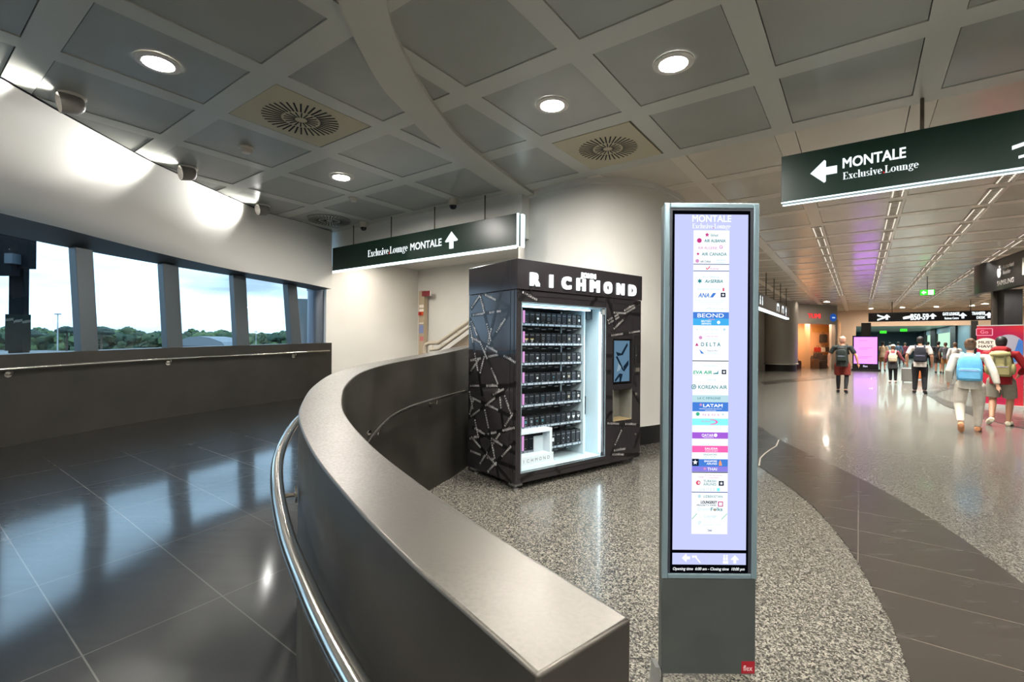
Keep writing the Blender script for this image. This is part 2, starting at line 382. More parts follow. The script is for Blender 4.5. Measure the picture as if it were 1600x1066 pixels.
# ramp of polished slate between the two parapets
inn = [Vector((.9, -4.2, .012)), Vector((.5, -1, .012)), Vector((.12, .4, .014))] + [Vector((p.x, p.y, max(.016, p.z - 1.06))) for p in WO[::4]]
ni = len(inn); wpath = [p for p in WW if p.y > -4.4]
def wsample(t):
    x = t * (len(wpath) - 1); i = min(int(x), len(wpath) - 2); return wpath[i].lerp(wpath[i + 1], x - i)
rp = MB()
tt = [0, .1, .2] + [.2 + .8 * k / (ni - 4) for k in range(ni - 3)]
for k in range(ni - 1):
    for j in range(8):
        def P(k, j):
            o = wsample(tt[k]); o = Vector((o.x, o.y, zramp_out(o.y))); return inn[k].lerp(o, j / 8)
        rp.quad(P(k, j), P(k + 1, j), P(k + 1, j + 1), P(k, j + 1))
rp.quad(inn[-1], UV(8.8, -4.2, .4), UV(8.8, -9.6, .37), Vector((wpath[-1].x, wpath[-1].y, .36)))
for i in range(len(rp.f)): rp.f[i] = rp.f[i][::-1]
rp.struct('floor_ramp', [M_RAMP], smooth=1.0)
jn = MB(); a, b = on_z(256, 652, .30), on_z(470, 722, .17)
# curved steel parapet
pw = MB()
for i in range(len(WI) - 1):
    a, b, c, d = WI[i], WI[i + 1], WO[i + 1], WO[i]; z0 = Vector((0, 0, 1))
    dz = lambda p: Vector((p.x, p.y, -.02))
    pw.quad(a, b, c, d, 1)
    pw.quad(dz(a), dz(b), b, a, 0); pw.quad(d, c, dz(c), dz(d), 0)
pw.quad(dz(WI[0]), WI[0], WO[0], dz(WO[0]), 0)
bm = bmesh.new(); tmp = bpy.data.meshes.new('t'); tmp.from_pydata([tuple(v) for v in pw.v], [], pw.f); bm.from_mesh(tmp)
bm.faces.ensure_lookup_table()
for i, f in enumerate(bm.faces): f.material_index = pw.m[i]
bmesh.ops.remove_doubles(bm, verts=bm.verts, dist=1e-5); bmesh.ops.recalc_face_normals(bm, faces=bm.faces)
me = bpy.data.meshes.new('wall_ramp'); bm.to_mesh(me); bm.free(); bpy.data.meshes.remove(tmp); finish_me(me, [M_STEEL, M_STEELTOP], 0.7)
o = bpy.data.objects.new('wall_ramp', me); COL.objects.link(o); o['kind'] = 'structure'
bv = o.modifiers.new('bevel', 'BEVEL'); bv.width = .006; bv.segments = 2; bv.limit_method = 'ANGLE'; bv.angle_limit = 0.9
# parapet below the windows
WB = off(WW, .32)
ww = MB()
for i in range(len(WW) - 1):
    a, b = WW[i], WW[i + 1]; c, d = WB[i + 1], WB[i]
    ww.quad(Vector((a.x, a.y, zramp_out(a.y) - .1)), Vector((b.x, b.y, zramp_out(b.y) - .1)), b, a, 0)
    ww.quad(a, b, c, d, 0); ww.quad(d, c, Vector((c.x, c.y, -1)), Vector((d.x, d.y, -1)), 0)
for i in range(len(ww.f)): ww.f[i] = ww.f[i][::-1]
M_LOW = noisy('dark_bronze_cladding', (46, 45, 41), (54, 52, 48), 2.0, 0.45, 0.5)
ww.struct('wall_left', [M_LOW], smooth=0.7)
# window head, sloping grey trim, cove
def zhead(y): return lut([(-7, 2.95), (1.4, 2.94), (3.5, 2.90), (5.6, 2.83), (6.5, 2.78), (8.8, 2.69), (9.8, 2.63), (10.5, 2.6)], y)
def zcove(y): return lut([(-7, 3.1), (1.4, 3.07), (3.5, 3.03), (5.6, 2.98), (6.2, 2.95), (8.5, 2.73), (9.56, 2.66), (10.5, 2.62)], y)
HD = [Vector((p.x, p.y, zhead(p.y))) for p in off(WW, .45)]
SL = [p.copy() for p in off(WW, .30)]
CV = [Vector((p.x, p.y, zcove(p.y))) for p in off(WW, .02)]
edge = [(-7, -3.75), (-3.4, -3.9), (-1, -4.15), (1.4, -4.45), (3.5, -4.66), (4.33, -4.70), (4.96, -4.77), (6.3, -4.86), (7.2, -4.8), (8.1, -4.72), (8.8, -4.62), (9.6, -4.2), (10.45, -3.9)]
CE = [Vector((lut(edge, p.y), p.y, ZC)) for p in WW]
tr = MB()
for i in range(len(WW) - 1): tr.quad(CV[i], CV[i + 1], HD[i + 1], HD[i])
tr.struct('trim_1', [M_DGREY], smooth=0.8)
cv = MB(); K = 10
for i in range(len(WW) - 1):
    for k in range(K):
        def Q(i, k):
            t = k / K; w = t ** 0.8; h = t ** 1.25
            p = CV[i].lerp(CE[i], w); p.z = CV[i].z + (CE[i].z - CV[i].z) * h; return p
        cv.quad(Q(i, k), Q(i, k + 1), Q(i + 1, k + 1), Q(i + 1, k))
cv.struct('ceiling_cove', [M_COVE], smooth=1.0)
ce = MB(); c2 = [p + Vector((.035, 0, 0)) for p in CE]
for i in range(len(CE) - 1): ce.quad(CE[i] - Vector((0, 0, .004)), CE[i + 1] - Vector((0, 0, .004)), c2[i + 1] - Vector((0, 0, .004)), c2[i] - Vector((0, 0, .004)))
ce.struct('ceiling_shadow_gap', [M_GAP])
# windows and mullions
def at_px(px, y=540):
    """where the sight line through this picture column crosses the sill line"""
    d = ray(px, y); k = d.x / d.y
    for i in range(len(SL) - 1):
        g0, g1 = SL[i].x - k * SL[i].y, SL[i + 1].x - k * SL[i + 1].y
        if g0 * g1 <= 0 and SL[i].y > 0: return i + g0 / (g0 - g1)
def samp(L, x): i = max(0, min(int(x), len(L) - 2)); return L[i].lerp(L[i + 1], x - i)
mul = [(at_px(116), at_px(143)), (at_px(253), at_px(277)), (at_px(363), at_px(383)), (at_px(448), at_px(463))]
stp = mul[1][0] - mul[0][0]; wd = mul[0][1] - mul[0][0]; x = mul[0][0] - stp; ex = []
while x > 42: ex.append((x, x + wd)); x -= stp
mul = ex[::-1] + mul
for k, (a, b) in enumerate(mul):
    mm = MB(); p0, p1, q0, q1 = samp(SL, a), samp(SL, b), samp(HD, a), samp(HD, b)
    n = Vector((p1.y - p0.y, p0.x - p1.x, 0)).normalized()   # towards the room
    q0, q1 = q0 + n * .0, q1 + n * .0
    A = [p0, p1, p1 + n * .16, p0 + n * .16, q0, q1, q1 + n * .16, q0 + n * .16]
    for p in A[:4]: p.z -= .02
    mm.add(A, [(0, 3, 2, 1), (4, 5, 6, 7), (0, 1, 5, 4), (1, 2, 6, 5), (2, 3, 7, 6), (3, 0, 4, 7)], 0)
    mm.struct('trim_%d' % (k + 2), [M_MULL], bevel=.006)
bounds = [(0, mul[0][0])] + [(mul[i][1], mul[i + 1][0]) for i in range(len(mul) - 1)] + [(mul[-1][1], len(SL) - 1)]
for k, (a, b) in enumerate(bounds[1:]):
    g = MB(); n = max(2, int((b - a) / 2))
    for j in range(n):
        s0, s1 = a + (b - a) * j / n, a + (b - a) * (j + 1) / n
        g.quad(samp(SL, s0), samp(SL, s1), samp(HD, s1), samp(HD, s0))
    g.struct('window_%d' % (k + 1), [M_WIN])
g = MB()
a, b = bounds[0]
for j in range(8):
    s0, s1 = a + (b - a) * j / 8, a + (b - a) * (j + 1) / 8; g.quad(samp(SL, s0), samp(SL, s1), samp(HD, s1), samp(HD, s0))
g.struct('wall_rear_left', [M_WHITE])
# ---- ceiling: panels on the building grid
PU, PV, U0, V0 = 1.295, 1.192, 1.465, -1.29
diff_cells = {(1, -3), (3, -1)}
ce = MB()
ce.quad(UV(-8, -10, ZC + .06), UV(78, -10, ZC + .06), UV(78, 10, ZC + .06), UV(-8, 10, ZC + .06), 4)
for iu in range(-7, 31):
    for iv in range(-8, 10):
        u, v = U0 + iu * PU, V0 + iv * PV
        if v < -3.7 and u > 6.1: continue
        if v < -9.9 or v > 9.9: continue
        cor = u > 6.2
        hu, hv = PU / 2 - .115, PV / 2 - .1
        if (iu, iv) not in diff_cells:
            g_ = .007
            ce.obox(Fr(UV(u, v, ZC), UX, VX, (0, 0, 1)), -hu + g_, hu - g_, -hv + g_, hv - g_, .004, .05, 1 if cor else 0)
        F = Fr(UV(u, v, ZC), UX, VX, (0, 0, 1)); mi = 3 if cor else 2
        ce.obox(F, hu, hu + .23, -hv - .2, hv, -.004, .045, mi)      # strip across
        ce.obox(F, -hu, hu, hv, hv + .2, -.004, .045, mi)            # strip along
        ce.obox(F, hu, hu + .23, hv, hv + .0, -.004, .045, mi)
ce.struct('ceiling', [M_PANEL, M_PANELC, M_STRIP, M_STRIPC, M_GAP])
# curved ribbon laid over the ceiling grid
rl = spline([UV(u, v, ZC) for u, v in ((-.6, -.6), (.7, -1.75), (1.938, -2.939), (2.292, -3.218), (2.808, -3.57), (3.244, -3.76), (3.65, -3.944), (4.265, -4.144), (4.946, -4.314), (5.904, -4.482), (6.3, -4.52))], 60)
rr_ = spline([UV(u, v, ZC) for u, v in ((-.2, -.2), (1.05, -1.5), (2.132, -2.669), (2.359, -2.861), (2.678, -3.071), (3.138, -3.33), (3.53, -3.516), (3.849, -3.663), (4.715, -3.894), (6.133, -4.153), (6.5, -4.2))], 60)
rb = MB(); dn1, dn2 = Vector((0, 0, -.045)), Vector((0, 0, .0))
for i in range(59):
    a, b, c, d = rl[i], rl[i + 1], rr_[i + 1], rr_[i]
    rb.quad(a + dn1, b + dn1, c + dn1, d + dn1); rb.quad(a, b, b + dn1, a + dn1); rb.quad(d + dn1, c + dn1, c, d)
rb.struct('ceiling_ribbon', [M_RIB], smooth=0.7)
# ---- portal with header, niche behind it
PUu = 6.09
pf = Fr(UV(PUu, 0, 0), VX, (0, 0, 1), UX)    # x = v, y = z, z = deeper
w = MB()
w.obox(pf, -9.64, -4.3, 3.15, 3.95, 0, .3)                           # header
w.obox(pf, -9.78, -9.62, 0, 3.95, -.02, .3)                          # jamb
w.struct('wall_portal', [M_WHITE])
w = MB(); w.obox(Fr(UV(PUu, 0, 0), UX, VX, (0, 0, 1)), .3, 2.75, -9.78, -9.62, 0, 3.95)
w.struct('wall_niche', [M_WHITE])
w = MB(); w.obox(pf, -9.78, -2.6, 0, 3.95, 2.7, 2.9); w.struct('wall_back_niche', [M_WHITE])
w = MB(); w.obox(Fr(UV(PUu, 0, 0), UX, VX, (0, 0, 1)), .3, 2.7, -9.62, -4.35, 3.42, 3.5); w.struct('ceiling_niche', [M_WHITE])
NICHE_FILL = [(6.9, -8.9), (6.9, -7.2), (6.9, -5.4), (6.6, -8.0), (6.6, -6.2)]  # downlights added out of sight behind the sign to brighten the niche
w = MB(); w.obox(pf, -9.64, -4.45, 3.875, 3.885, -.03, .0); w.struct('trim_portal', [pm('pale_trim', (224, 220, 210), .5)])
# ---- the big round white pier
pcs = [(.178, 7.247), (.534, 6.803), (.843, 6.559), (1.156, 6.427), (1.517, 6.443), (1.911, 6.611), (2.299, 6.917), (2.633, 7.311)]
k_ = 2.38 / 2.3 * 1.025; pcs = [(x * k_, y * k_) for x, y in pcs]
cxp, cyp = 1.45, 8.17
ring = [Vector((x, y, 0)) for x, y in pcs] + [Vector((2.86, 8.1, 0)), Vector((2.84, 8.7, 0)), Vector((2.4, 9.4, 0)), Vector((1.4, 9.65, 0)), Vector((.5, 9.3, 0)), Vector((.1, 8.4, 0))]
ring = spline(ring + [ring[0]], 72)[:-1]
MO = Vector((.045, 4.757, 0)); E1 = Vector((.7914, .6113, 0)).normalized(); E2 = Vector((-E1.y, E1.x, 0)); MD = .89
for p in ring:                                                       # keep clear of the machine's back
    q = p - MO; s_, d_ = q.dot(E1), q.dot(E2)
    if -0.1 < s_ < 2.1 and d_ < MD + .02: p += E2 * (MD + .02 - d_)
pr = MB(); n = len(ring); c_ = Vector((cxp, cyp, 0))
prof = [(0, 1.0, 1), (.27, 1.0, 1), (.27, .992, 0), (3.80, .992, 0), (3.80, 1.012, 0), (3.90, 1.012, 0)]
for (z0, k0, m0), (z1, k1, m1) in zip(prof, prof[1:]):
    for i in range(n):
        a, b = ring[i], ring[(i + 1) % n]
        f = lambda p, k, z: Vector((cxp + (p.x - cxp) * k, cyp + (p.y - cyp) * k, z))
        pr.quad(f(a, k0, z0), f(b, k0, z0), f(b, k1, z1), f(a, k1, z1), m1 if z1 <= .27 else 0)
pr.struct('column_white', [M_WHITE, pm('black_skirting', (24, 24, 25), .35)], smooth=0.6)
# ---- dark round column beside the portal, outside panel by the last window
dc = MB(); F = Fr((-4.42, 10.75, 0), (1, 0, 0), (0, 1, 0), (0, 0, 1))
dc.lathe([(.215, .2), (.215, 2.62), (.235, 2.62), (.235, 2.7)], F, 32); dc.struct('column_dark', [pm('dark_column_metal', (96, 102, 112), 0.32, 0.7)], smooth=0.6)
# ---- rest of the hall
w = MB(); w.obox(Fr(UV(-8, 0, 0), VX, (0, 0, 1), UX), -3.5, 9.9, 0, 3.95, -.2, 0); w.struct('wall_back', [M_WHITE])
w = MB(); w.obox(Fr(UV(0, 9.7, 0), UX, (0, 0, 1), VX), -8.2, 78, 0, 3.95, 0, .2); w.struct('wall_right', [pm('pale_shop_wall', (190, 184, 174), .6)])
M_FARW = pm('far_wall_paint', (226, 206, 186), .6)
w = MB(); w.obox(Fr(UV(0, -1.3, 0), UX, (0, 0, 1), VX), 35.0, 41.2, 0, 3.95, -.2, 0)
w.obox(Fr(UV(0, -4.6, 0), UX, (0, 0, 1), VX), 8.9, 33, 0, 3.95, -.2, 0)
w.struct('wall_corridor', [M_FARW])
w = MB(); F = Fr(UV(41, 0, 0), VX, (0, 0, 1), UX); w.obox(F, -1.5, 9.8, 2.78, 3.95, 0, .3); w.obox(F, -1.5, -.2, 0, 2.8, 0, .3); w.obox(F, 5.75, 9.8, 0, 2.8, 0, .3); w.struct('wall_header', [M_FARW])
M_BLUE = pm('blue_grey_wall', (104, 134, 150), .45)
w = MB(); F = Fr(UV(0, -1.3, 0), UX, (0, 0, 1), VX); w.obox(F, 41.3, 78, 0, 3.3, -.2, 0); w.struct('wall_far_left', [M_BLUE])
w = MB(); w.obox(Fr(UV(78, 0, 0), VX, (0, 0, 1), UX), -1.5, 9.8, 0, 3.3, 0, .2); w.struct('wall_far_end', [M_BLUE])
w = MB(); w.obox(Fr(UV(0, 0, 0), UX, VX, (0, 0, 1)), 41.3, 78, -1.5, 9.8, 3.05, 3.2); w.struct('ceiling_far', [pm('far_ceiling', (190, 204, 198), .3)])
w = MB(); F = Fr(UV(0, 5.75, 0), UX, (0, 0, 1), VX)
for u0, u1 in ((40.9, 41.3), (46.9, 49.4), (58.5, 62), (67, 70)): w.obox(F, u0, u1, 0, 3.05, -.12, .2, 0)
w.obox(F, 41.3, 78, 2.55, 3.05, 0, .2, 1); w.obox(F, 41.3, 78, 0, .3, 0, .2, 1); w.obox(F, 41.3, 46.9, .3, 2.55, 0, .2, 1); w.obox(F, 70, 78, .3, 2.55, 0, .2, 1)
w.struct('wall_far_right', [pm('dark_pier_paint', (20, 24, 28), .5), M_BLUE])
g = MB()
for u0, u1 in ((49.4, 58.5), (62, 67)): g.quad(F.p(u0, .3, .1), F.p(u1, .3, .1), F.p(u1, 2.55, .1), F.p(u0, 2.55, .1))
g.struct('window_20', [em('daylit_green_glass', (190, 235, 205), 1.1)])
# ---- outside
o = MB(); o.quad((-900, -300, -6), (300, -300, -6), (300, 900, -6), (-900, 900, -6)); o.struct('ground_outside', [noisy('apron_concrete', (96, 102, 104), (116, 120, 122), .05, .8)])
tl = MB(); rg = random.Random(3)
for i in range(1500):
    px = rg.uniform(-60, 520); Y = rg.uniform(290, 360); x = (px - 800) / FPX * Y; h = rg.uniform(1.5, 13.5) * (1.0 if px < 260 else .92) * (1 + .12 * math.sin(px * .045) + .08 * math.sin(px * .13))
    r = rg.uniform(1.4, 3.2); n0 = len(tl.v); tl.ball((x, Y, -6 + h - r * .8), (r * 1.2, r, r * .85), 8, 5, m=rg.choice((0, 0, 1, 2)))
    for k in range(n0, len(tl.v)): tl.v[k] += Vector((rg.uniform(-.9, .9), rg.uniform(-.9, .9), rg.uniform(-.9, .9)))
tl.build('treeline', [pm('leaf_green', (66, 88, 62), .9), pm('leaf_dark_green', (52, 76, 60), .9), pm('leaf_light_green', (84, 106, 66), .9)], kind='stuff', label='green belt of trees beyond the airfield outside the windows', cat='trees', smooth=1.2)
def tree(px, Y, h, r, label):
    x = (px - 800) / FPX * Y; t = thing('umbrella_pine', label, 'tree', (x, Y, -6))
    a = MB(); a.tube([(x, Y, -6), (x + .2, Y, -6 + h * .8)], [.5, .3], 8); a.build('trunk', [pm('bark', (70, 60, 50), .9)], t)
    a = MB(); n0 = 0
    for dx, dz, q in ((0, 0, 1), (-.8, -.3, .7), (.8, -.25, .7), (.1, .3, .8)): a.ball((x + dx * r, Y, -6 + h * .85 + dz * r * .5), (r * q, r * q, r * .38 * q), 12, 7)
    for v in a.v: v += Vector((rg.uniform(-.3, .3), rg.uniform(-.3, .3), rg.uniform(-.3, .3)))
    a.build('crown', [pm('pine_green', (46, 64, 56), .9)], t, smooth=1.2)
tree(104, 200, 13, 3.2, 'wide-topped pine just left of the first grey mullion from the left, outside')
tree(158, 205, 12.5, 3.6, 'wide-topped pine just right of the first grey mullion, outside')
tree(44, 190, 11, 3.6, 'dark tree beside the boarding bridge pillar, outside')
hg = thing('hangar', 'low hangar with pale curved roof outside the third window', 'building', ((324 - 800) / FPX * 180, 180, -6))
hx = (324 - 800) / FPX * 180; a = MB(); a.box(hx - 8.5, hx + 8.5, 176, 190, -6, -.4); a.build('wall', [pm('hangar_wall', (70, 76, 78), .7)], hg)
a = MB(); prof = [(-9.8, -.9), (-8.5, .6), (-4, 2.2), (0, 2.7), (4, 2.2), (8.5, .6), (9.8, -.9)]
a.prism([(p, q) for p, q in prof], Fr((hx, 175, 0), (1, 0, 0), (0, 0, 1), (0, 1, 0)), 0, 16); a.build('roof', [pm('hangar_roof', (104, 112, 118), .5)], hg)
def post(px, Y, h, lab):
    x = (px - 800) / FPX * Y; t = thing('light_mast', lab, 'lamp post', (x, Y, -6))
    a = MB(); a.tube([(x, Y, -6), (x, Y, -6 + h)], [.12, .08], 8); a.build('mast', [pm('mast_grey', (150, 158, 162), .6)], t)
    a = MB(); a.box(x - .5, x + .5, Y - .2, Y + .2, -6 + h, -5.8 + h); a.build('lamp_head', [pm('mast_head', (120, 128, 132), .6)], t)
post(90, 90, 12.0, 'tall light mast outside the window left of the first mullion'); post(400, 150, 10.0, 'slim light mast outside the last large window')
br_ = thing('boarding_bridge', 'dark steel boarding bridge pillar and cabin outside the leftmost window', 'boarding bridge', ((24 - 800) / FPX * 17, 17, -6))
X = lambda px, Y=17: (px - 800) / FPX * Y
Z = lambda py, Y=17: 1.5 + (525 - py) / FPX * Y
a = MB(); a.box(X(13), X(36), 17, 17.2, -6, Z(395)); a.box(X(10), X(37), 16.95, 17.25, Z(545), Z(488), 1); a.build('pillar', [pm('bridge_navy', (7, 10, 16), .8, spec=.1), pm('bridge_green', (12, 24, 22), .8, spec=.1)], br_)
a = MB(); a.box(X(14), X(60), 16.6, 16.9, Z(418), Z(352)); a.box(X(-60), X(44), 16.4, 16.7, Z(430), Z(404)); a.box(X(38), X(50), 16.3, 16.6, Z(413), Z(398), 1); a.build('cabin', [MATS['bridge_navy'], pm('bridge_panel', (50, 60, 68), .5)], br_)
a = MB(); a.box(X(-40), X(12), 17, 17.1, Z(392), Z(350)); a.build('lattice', [pm('bridge_glazing', (110, 136, 156), .3)], br_)
wp = MB(); Fp = Fr(Vector((-4.72, 11.6, 0)), (1, .25, 0), (0, 0, 1)); wp.obox(Fp, -.62, .7, 0, 2.5, 0, .1); wp.struct('wall_outside_panel', [pm('grey_panel', (146, 154, 158), .6)])
# ================================================================== CEILING FIXTURES
M_RING = pm('white_lamp_ring', (226, 222, 212), .4)
M_DISC = em('downlight_disc', (255, 250, 243), L_DOWN)
UPF = lambda u, v, z=ZC: Fr(UV(u, v, z), UX, -VX, (0, 0, -1))      # z axis points down
def downlight(u, v, label, r=.11, mat=None, group=None, z=ZC):
    t = thing('downlight', label, 'ceiling light', UV(u, v, z - .012), 0, group); F = UPF(u, v, z)
    a = MB(); a.lathe([(r * 1.5, .0), (r * 1.5, .014), (r * 1.42, .018), (r * 1.06, .018), (r * 1.0, .004), (r * 1.0, .0)], F, 32, cap0=False, cap1=False); a.build('rim', [M_RING], t, smooth=.6)
    a = MB(); a.lathe([(0.001, .008), (r, .008)], F, 28, cap0=False, cap1=False)
    a.f = [f[::-1] for f in a.f]; a.build('lens', [mat or M_DISC], t)
    return t
DL = [(1.465, -4.87, 'bright round downlight between the big beige air vent and the wall lamps'),
      (4.06, -6.08, 'small bright downlight above the lounge sign, on the window side of the curved ribbon'),
      (4.04, -2.49, 'bright downlight just right of the curved ceiling ribbon'),
      (4.03, -1.285, 'largest bright downlight, nearest the viewer, beyond the square beige vent')]
for u, v, l in DL: downlight(u, v, l)
for k, (u, v) in enumerate([(1.46, -1.29), (1.46, 1.09), (4.05, 2.29), (4.05, 4.67), (-1.12, -2.49), (-1.12, .3), (-1.12, 3.48), (-3.7, -4.87), (-3.7, -1.29), (-3.7, 2.29), (-6.3, -1.29), (1.46, 5.86), (-1.12, -4.87)]):
    downlight(u, v, 'added downlight in the unseen near ceiling over the hall', group='added downlights over the near hall')  # unseen downlights added overhead to light the hall
for u, v in NICHE_FILL: downlight(u, v, 'added hidden downlight in the niche ceiling behind the lounge sign', .11, em('niche_fill_disc', (255, 245, 232), 215), 'added niche downlights', z=3.42)
M_FARL = em('far_downlight_disc', (255, 236, 214), 600)
for px, py, l in ((1292, 471.5, 'small downlight in front of the luggage shop, the upper of a pair'), (1297, 477.3, 'small downlight in front of the luggage shop, the lower of a pair'),
                  (1340, 488, 'small downlight above the pink display, left of the long black sign'), (1539, 474.5, 'small downlight over the right end of the long black sign'), (1541, 252, None)):
    if not l: continue
    p = on_z(px, py, ZC); downlight(p.dot(UX), p.dot(VX), l, .13, M_FARL)
for v in (.6, 2.2, 3.8, 5.4): downlight(38.9, v, 'tiny added downlight brightening the wall over the long black sign', .11, em('added_wash_disc', (255, 232, 208), 520), 'added downlights along the far header wall')  # downlights added to brighten the dark header wall
def diffuser(u, v, r, label, square):
    t = thing('air_vent', label, 'air vent', UV(u, v, ZC), 0); F = UPF(u, v, ZC)
    if square:
        a = MB(); hu, hv = PU / 2 - .125, PV / 2 - .108; a.obox(F, -hu, hu, -hv, hv, -.03, .003); a.build('panel', [M_BEIGE], t)
    else:
        a = MB(); a.lathe([(r * 1.02, .0), (r * 1.02, .016), (r * .98, .02), (.001, .02)], F, 40, cap0=False, cap1=False); a.build('panel', [M_PANEL], t, smooth=.5)
    a = MB(); z0 = .003 if square else .02
    for R0, R1, n, w, ph in ((.50, .98, 36, .022, 0), (.16, .44, 18, .018, .1)):
        for k in range(n):
            th = 2 * math.pi * (k + ph) / n
            G_ = Fr(F.p(0, 0, 0), F.x * math.cos(th) + F.y * math.sin(th), F.y * math.cos(th) - F.x * math.sin(th), F.z)
            a.obox(G_, R0 * r, R1 * r, -w * r, w * r, z0 - .002, z0 + .003)
    a.build('slots', [pm('vent_slot_black', (14, 14, 14), .8)], t)
diffuser(2.755, -4.87, .39, 'large round slotted air vent in a beige ceiling tile, upper left', True)
diffuser(5.36, -2.5, .36, 'round slotted air vent in a square beige tile above the white pier', True)
diffuser(5.385, -8.45, .40, 'plain round slotted air vent above the dark column, low at left', False)
def smoke(px, py, r, label):
    p = on_z(px, py, ZC); t = thing('smoke_detector', label, 'smoke detector', p); F = Fr(p, (1, 0, 0), (0, -1, 0), (0, 0, -1)); mt = pm('detector_white', (214, 206, 190), .45)
    a = MB(); a.lathe([(r, 0), (r, r * .25), (r * .9, r * .35)], F, 24); a.build('base', [mt], t, smooth=.6)
    a = MB(); a.lathe([(r * .8, r * .35), (r * .78, r * .6), (r * .55, r * .85), (.001, r * .9)], F, 24); a.build('sensor_head', [mt], t, smooth=.7)
smoke(385, 230, .085, 'white smoke detector between the large round vent and the wall lamps')
smoke(552, 309, .075, 'small smoke detector on a ceiling strip above the left end of the lounge sign')
def camera_dome(px, py, label):
    p = on_z(px, py, ZC); t = thing('dome_camera', label, 'security camera', p); F = Fr(p, (1, 0, 0), (0, -1, 0), (0, 0, -1))
    a = MB(); a.lathe([(.075, 0), (.075, .09), (.066, .11)], F, 24); a.build('housing', [pm('camera_beige', (196, 190, 170), .4)], t, smooth=.6)
    a = MB(); a.lathe([(.062, .11), (.058, .14), (.04, .165), (.001, .175)], F, 24); a.build('dome', [pm('camera_dome_black', (10, 10, 12), .08)], t, smooth=.9)
camera_dome(708, 311, 'dome camera by the ceiling edge above the white arrow of the lounge sign')
camera_dome(568, 347, 'dome camera by the ceiling edge near the left end of the lounge sign')
# spot lamps washing the cove
wl = [(112, 150, 'grey spot lamp at the far left ceiling edge, nearest the viewer'), (294, 262, 'grey spot lamp at the ceiling edge, second of the three over the windows'), (411, 321, 'small grey spot lamp at the ceiling edge, farthest over the windows')]
M_SPH = pm('lamp_head_grey', (126, 122, 116), .45)
def washer(p, label):
    F0 = Fr(p, (1, 0, 0), (0, -1, 0), (0, 0, -1)); t = thing('spot_lamp', label, 'wall lamp', p)
    a = MB(); a.lathe([(.115, 0), (.115, .014), (.1, .018)], F0, 28); a.build('ceiling_plate', [M_RING], t, smooth=.6)
    d = Vector((-.60, -.77, -.22)).normalized(); c = p + Vector((0, 0, -.075))
    A = Fr(c, d.cross(Vector((0, 0, 1))), d.cross(Vector((0, 0, 1))).cross(d), d)
    a = MB(); prof = [(.001, -.105), (.05, -.095), (.085, -.065), (.1, -.02), (.1, .095), (.094, .097), (.088, .0)]
    a.lathe(prof, Fr(c, A.x, A.z.cross(A.x), A.z), 28, cap0=False); a.build('head', [M_SPH], t, smooth=.9)
    a = MB(); a.lathe([(.001, .012), (.084, .012)], Fr(c, A.x, A.z.cross(A.x), A.z), 24, cap0=False, cap1=False); a.build('lens', [em('washer_lens', (255, 250, 240), 4)], t)
    lamp('lamp_beam', 'SPOT', c + d * .06, L_WASH, (1, .98, .94), .04, Vector((-.36, -.91, -.20)), t, math.radians(112), 1.0)
    lamp('lamp_beam', 'SPOT', c + d * .06, L_WASH * 1.9, (1, .98, .94), .04, Vector((-.34, -.92, -.25)), t, math.radians(62), 1.0)
for px, py, l in wl: washer(on_z(px, py, ZC), l)
washer(Vector((-4.25, 2.6, ZC)), 'grey spot lamp at the ceiling edge beyond the picture, before the first one')
washer(Vector((-4.05, .4, ZC)), 'grey spot lamp at the ceiling edge beside the viewer')
# louvred strip lights of the corridor
M_TUBE = em('strip_light_tube', (255, 246, 230), L_STRIP); M_REFL = pm('strip_reflector', (214, 206, 196), .25, .4)
proto = None
for v, (ua, ub), rowname in ((-.715, (11.6, 27.5), 'the row over the pink display'), (.47, (8.9, 31), 'the row right of the pink display'), (1.66, (8.9, 33.5), 'the row towards the exit sign'), (2.86, (13.9, 38.5), 'the rightmost row')):
    k = 0
    for iu in range(0, 40):
        u = U0 + iu * PU
        if not (ua < u < ub): continue
        lab = '%s louvred strip light from the near end of %s' % (ORD[k], rowname); k += 1
        if proto is None:
            t = thing('strip_light', lab, 'ceiling light', UV(u, v, ZC - .004), YG * -1 + math.pi / 2, 'louvred strip lights of the corridor'); F = UPF(u, v, ZC - .004)
            a = MB(); a.obox(F, -.5, .5, -.09, -.08, 0, .02); a.obox(F, -.5, .5, .08, .09, 0, .02); a.obox(F, -.5, -.49, -.08, .08, 0, .02); a.obox(F, .49, .5, -.08, .08, 0, .02)
            a.obox(F, -.49, .49, -.08, .08, -.004, .002); a.build('reflector', [M_REFL], t)
            a = MB()
            for q in range(1, 10): a.obox(F, -.5 + q * .1, -.494 + q * .1, -.08, .08, .004, .016)
            a.build('louvre', [M_REFL], t)
            a = MB(); a.tube([F.p(-.47, .06, .008), F.p(.47, .06, .008)], .009, 6); a.tube([F.p(-.47, -.06, .008), F.p(.47, -.06, .008)], .009, 6); a.build('tube', [M_TUBE], t)
            ld = bpy.data.lights.new('louvre_light', 'AREA'); ld.shape = 'RECTANGLE'; ld.size = .9; ld.size_y = .14; ld.energy = L_LOUVRE; ld.color = (1, .96, .89); ld.spread = math.radians(105)
            lo_ = bpy.data.objects.new('louvre_light', ld); COL.objects.link(lo_); lo_.parent = t; lo_.location = (0, 0, -.022)
            proto = t
        else:
            c = copy_tree(proto); c.location = UV(u, v, ZC - .004); c['label'] = lab
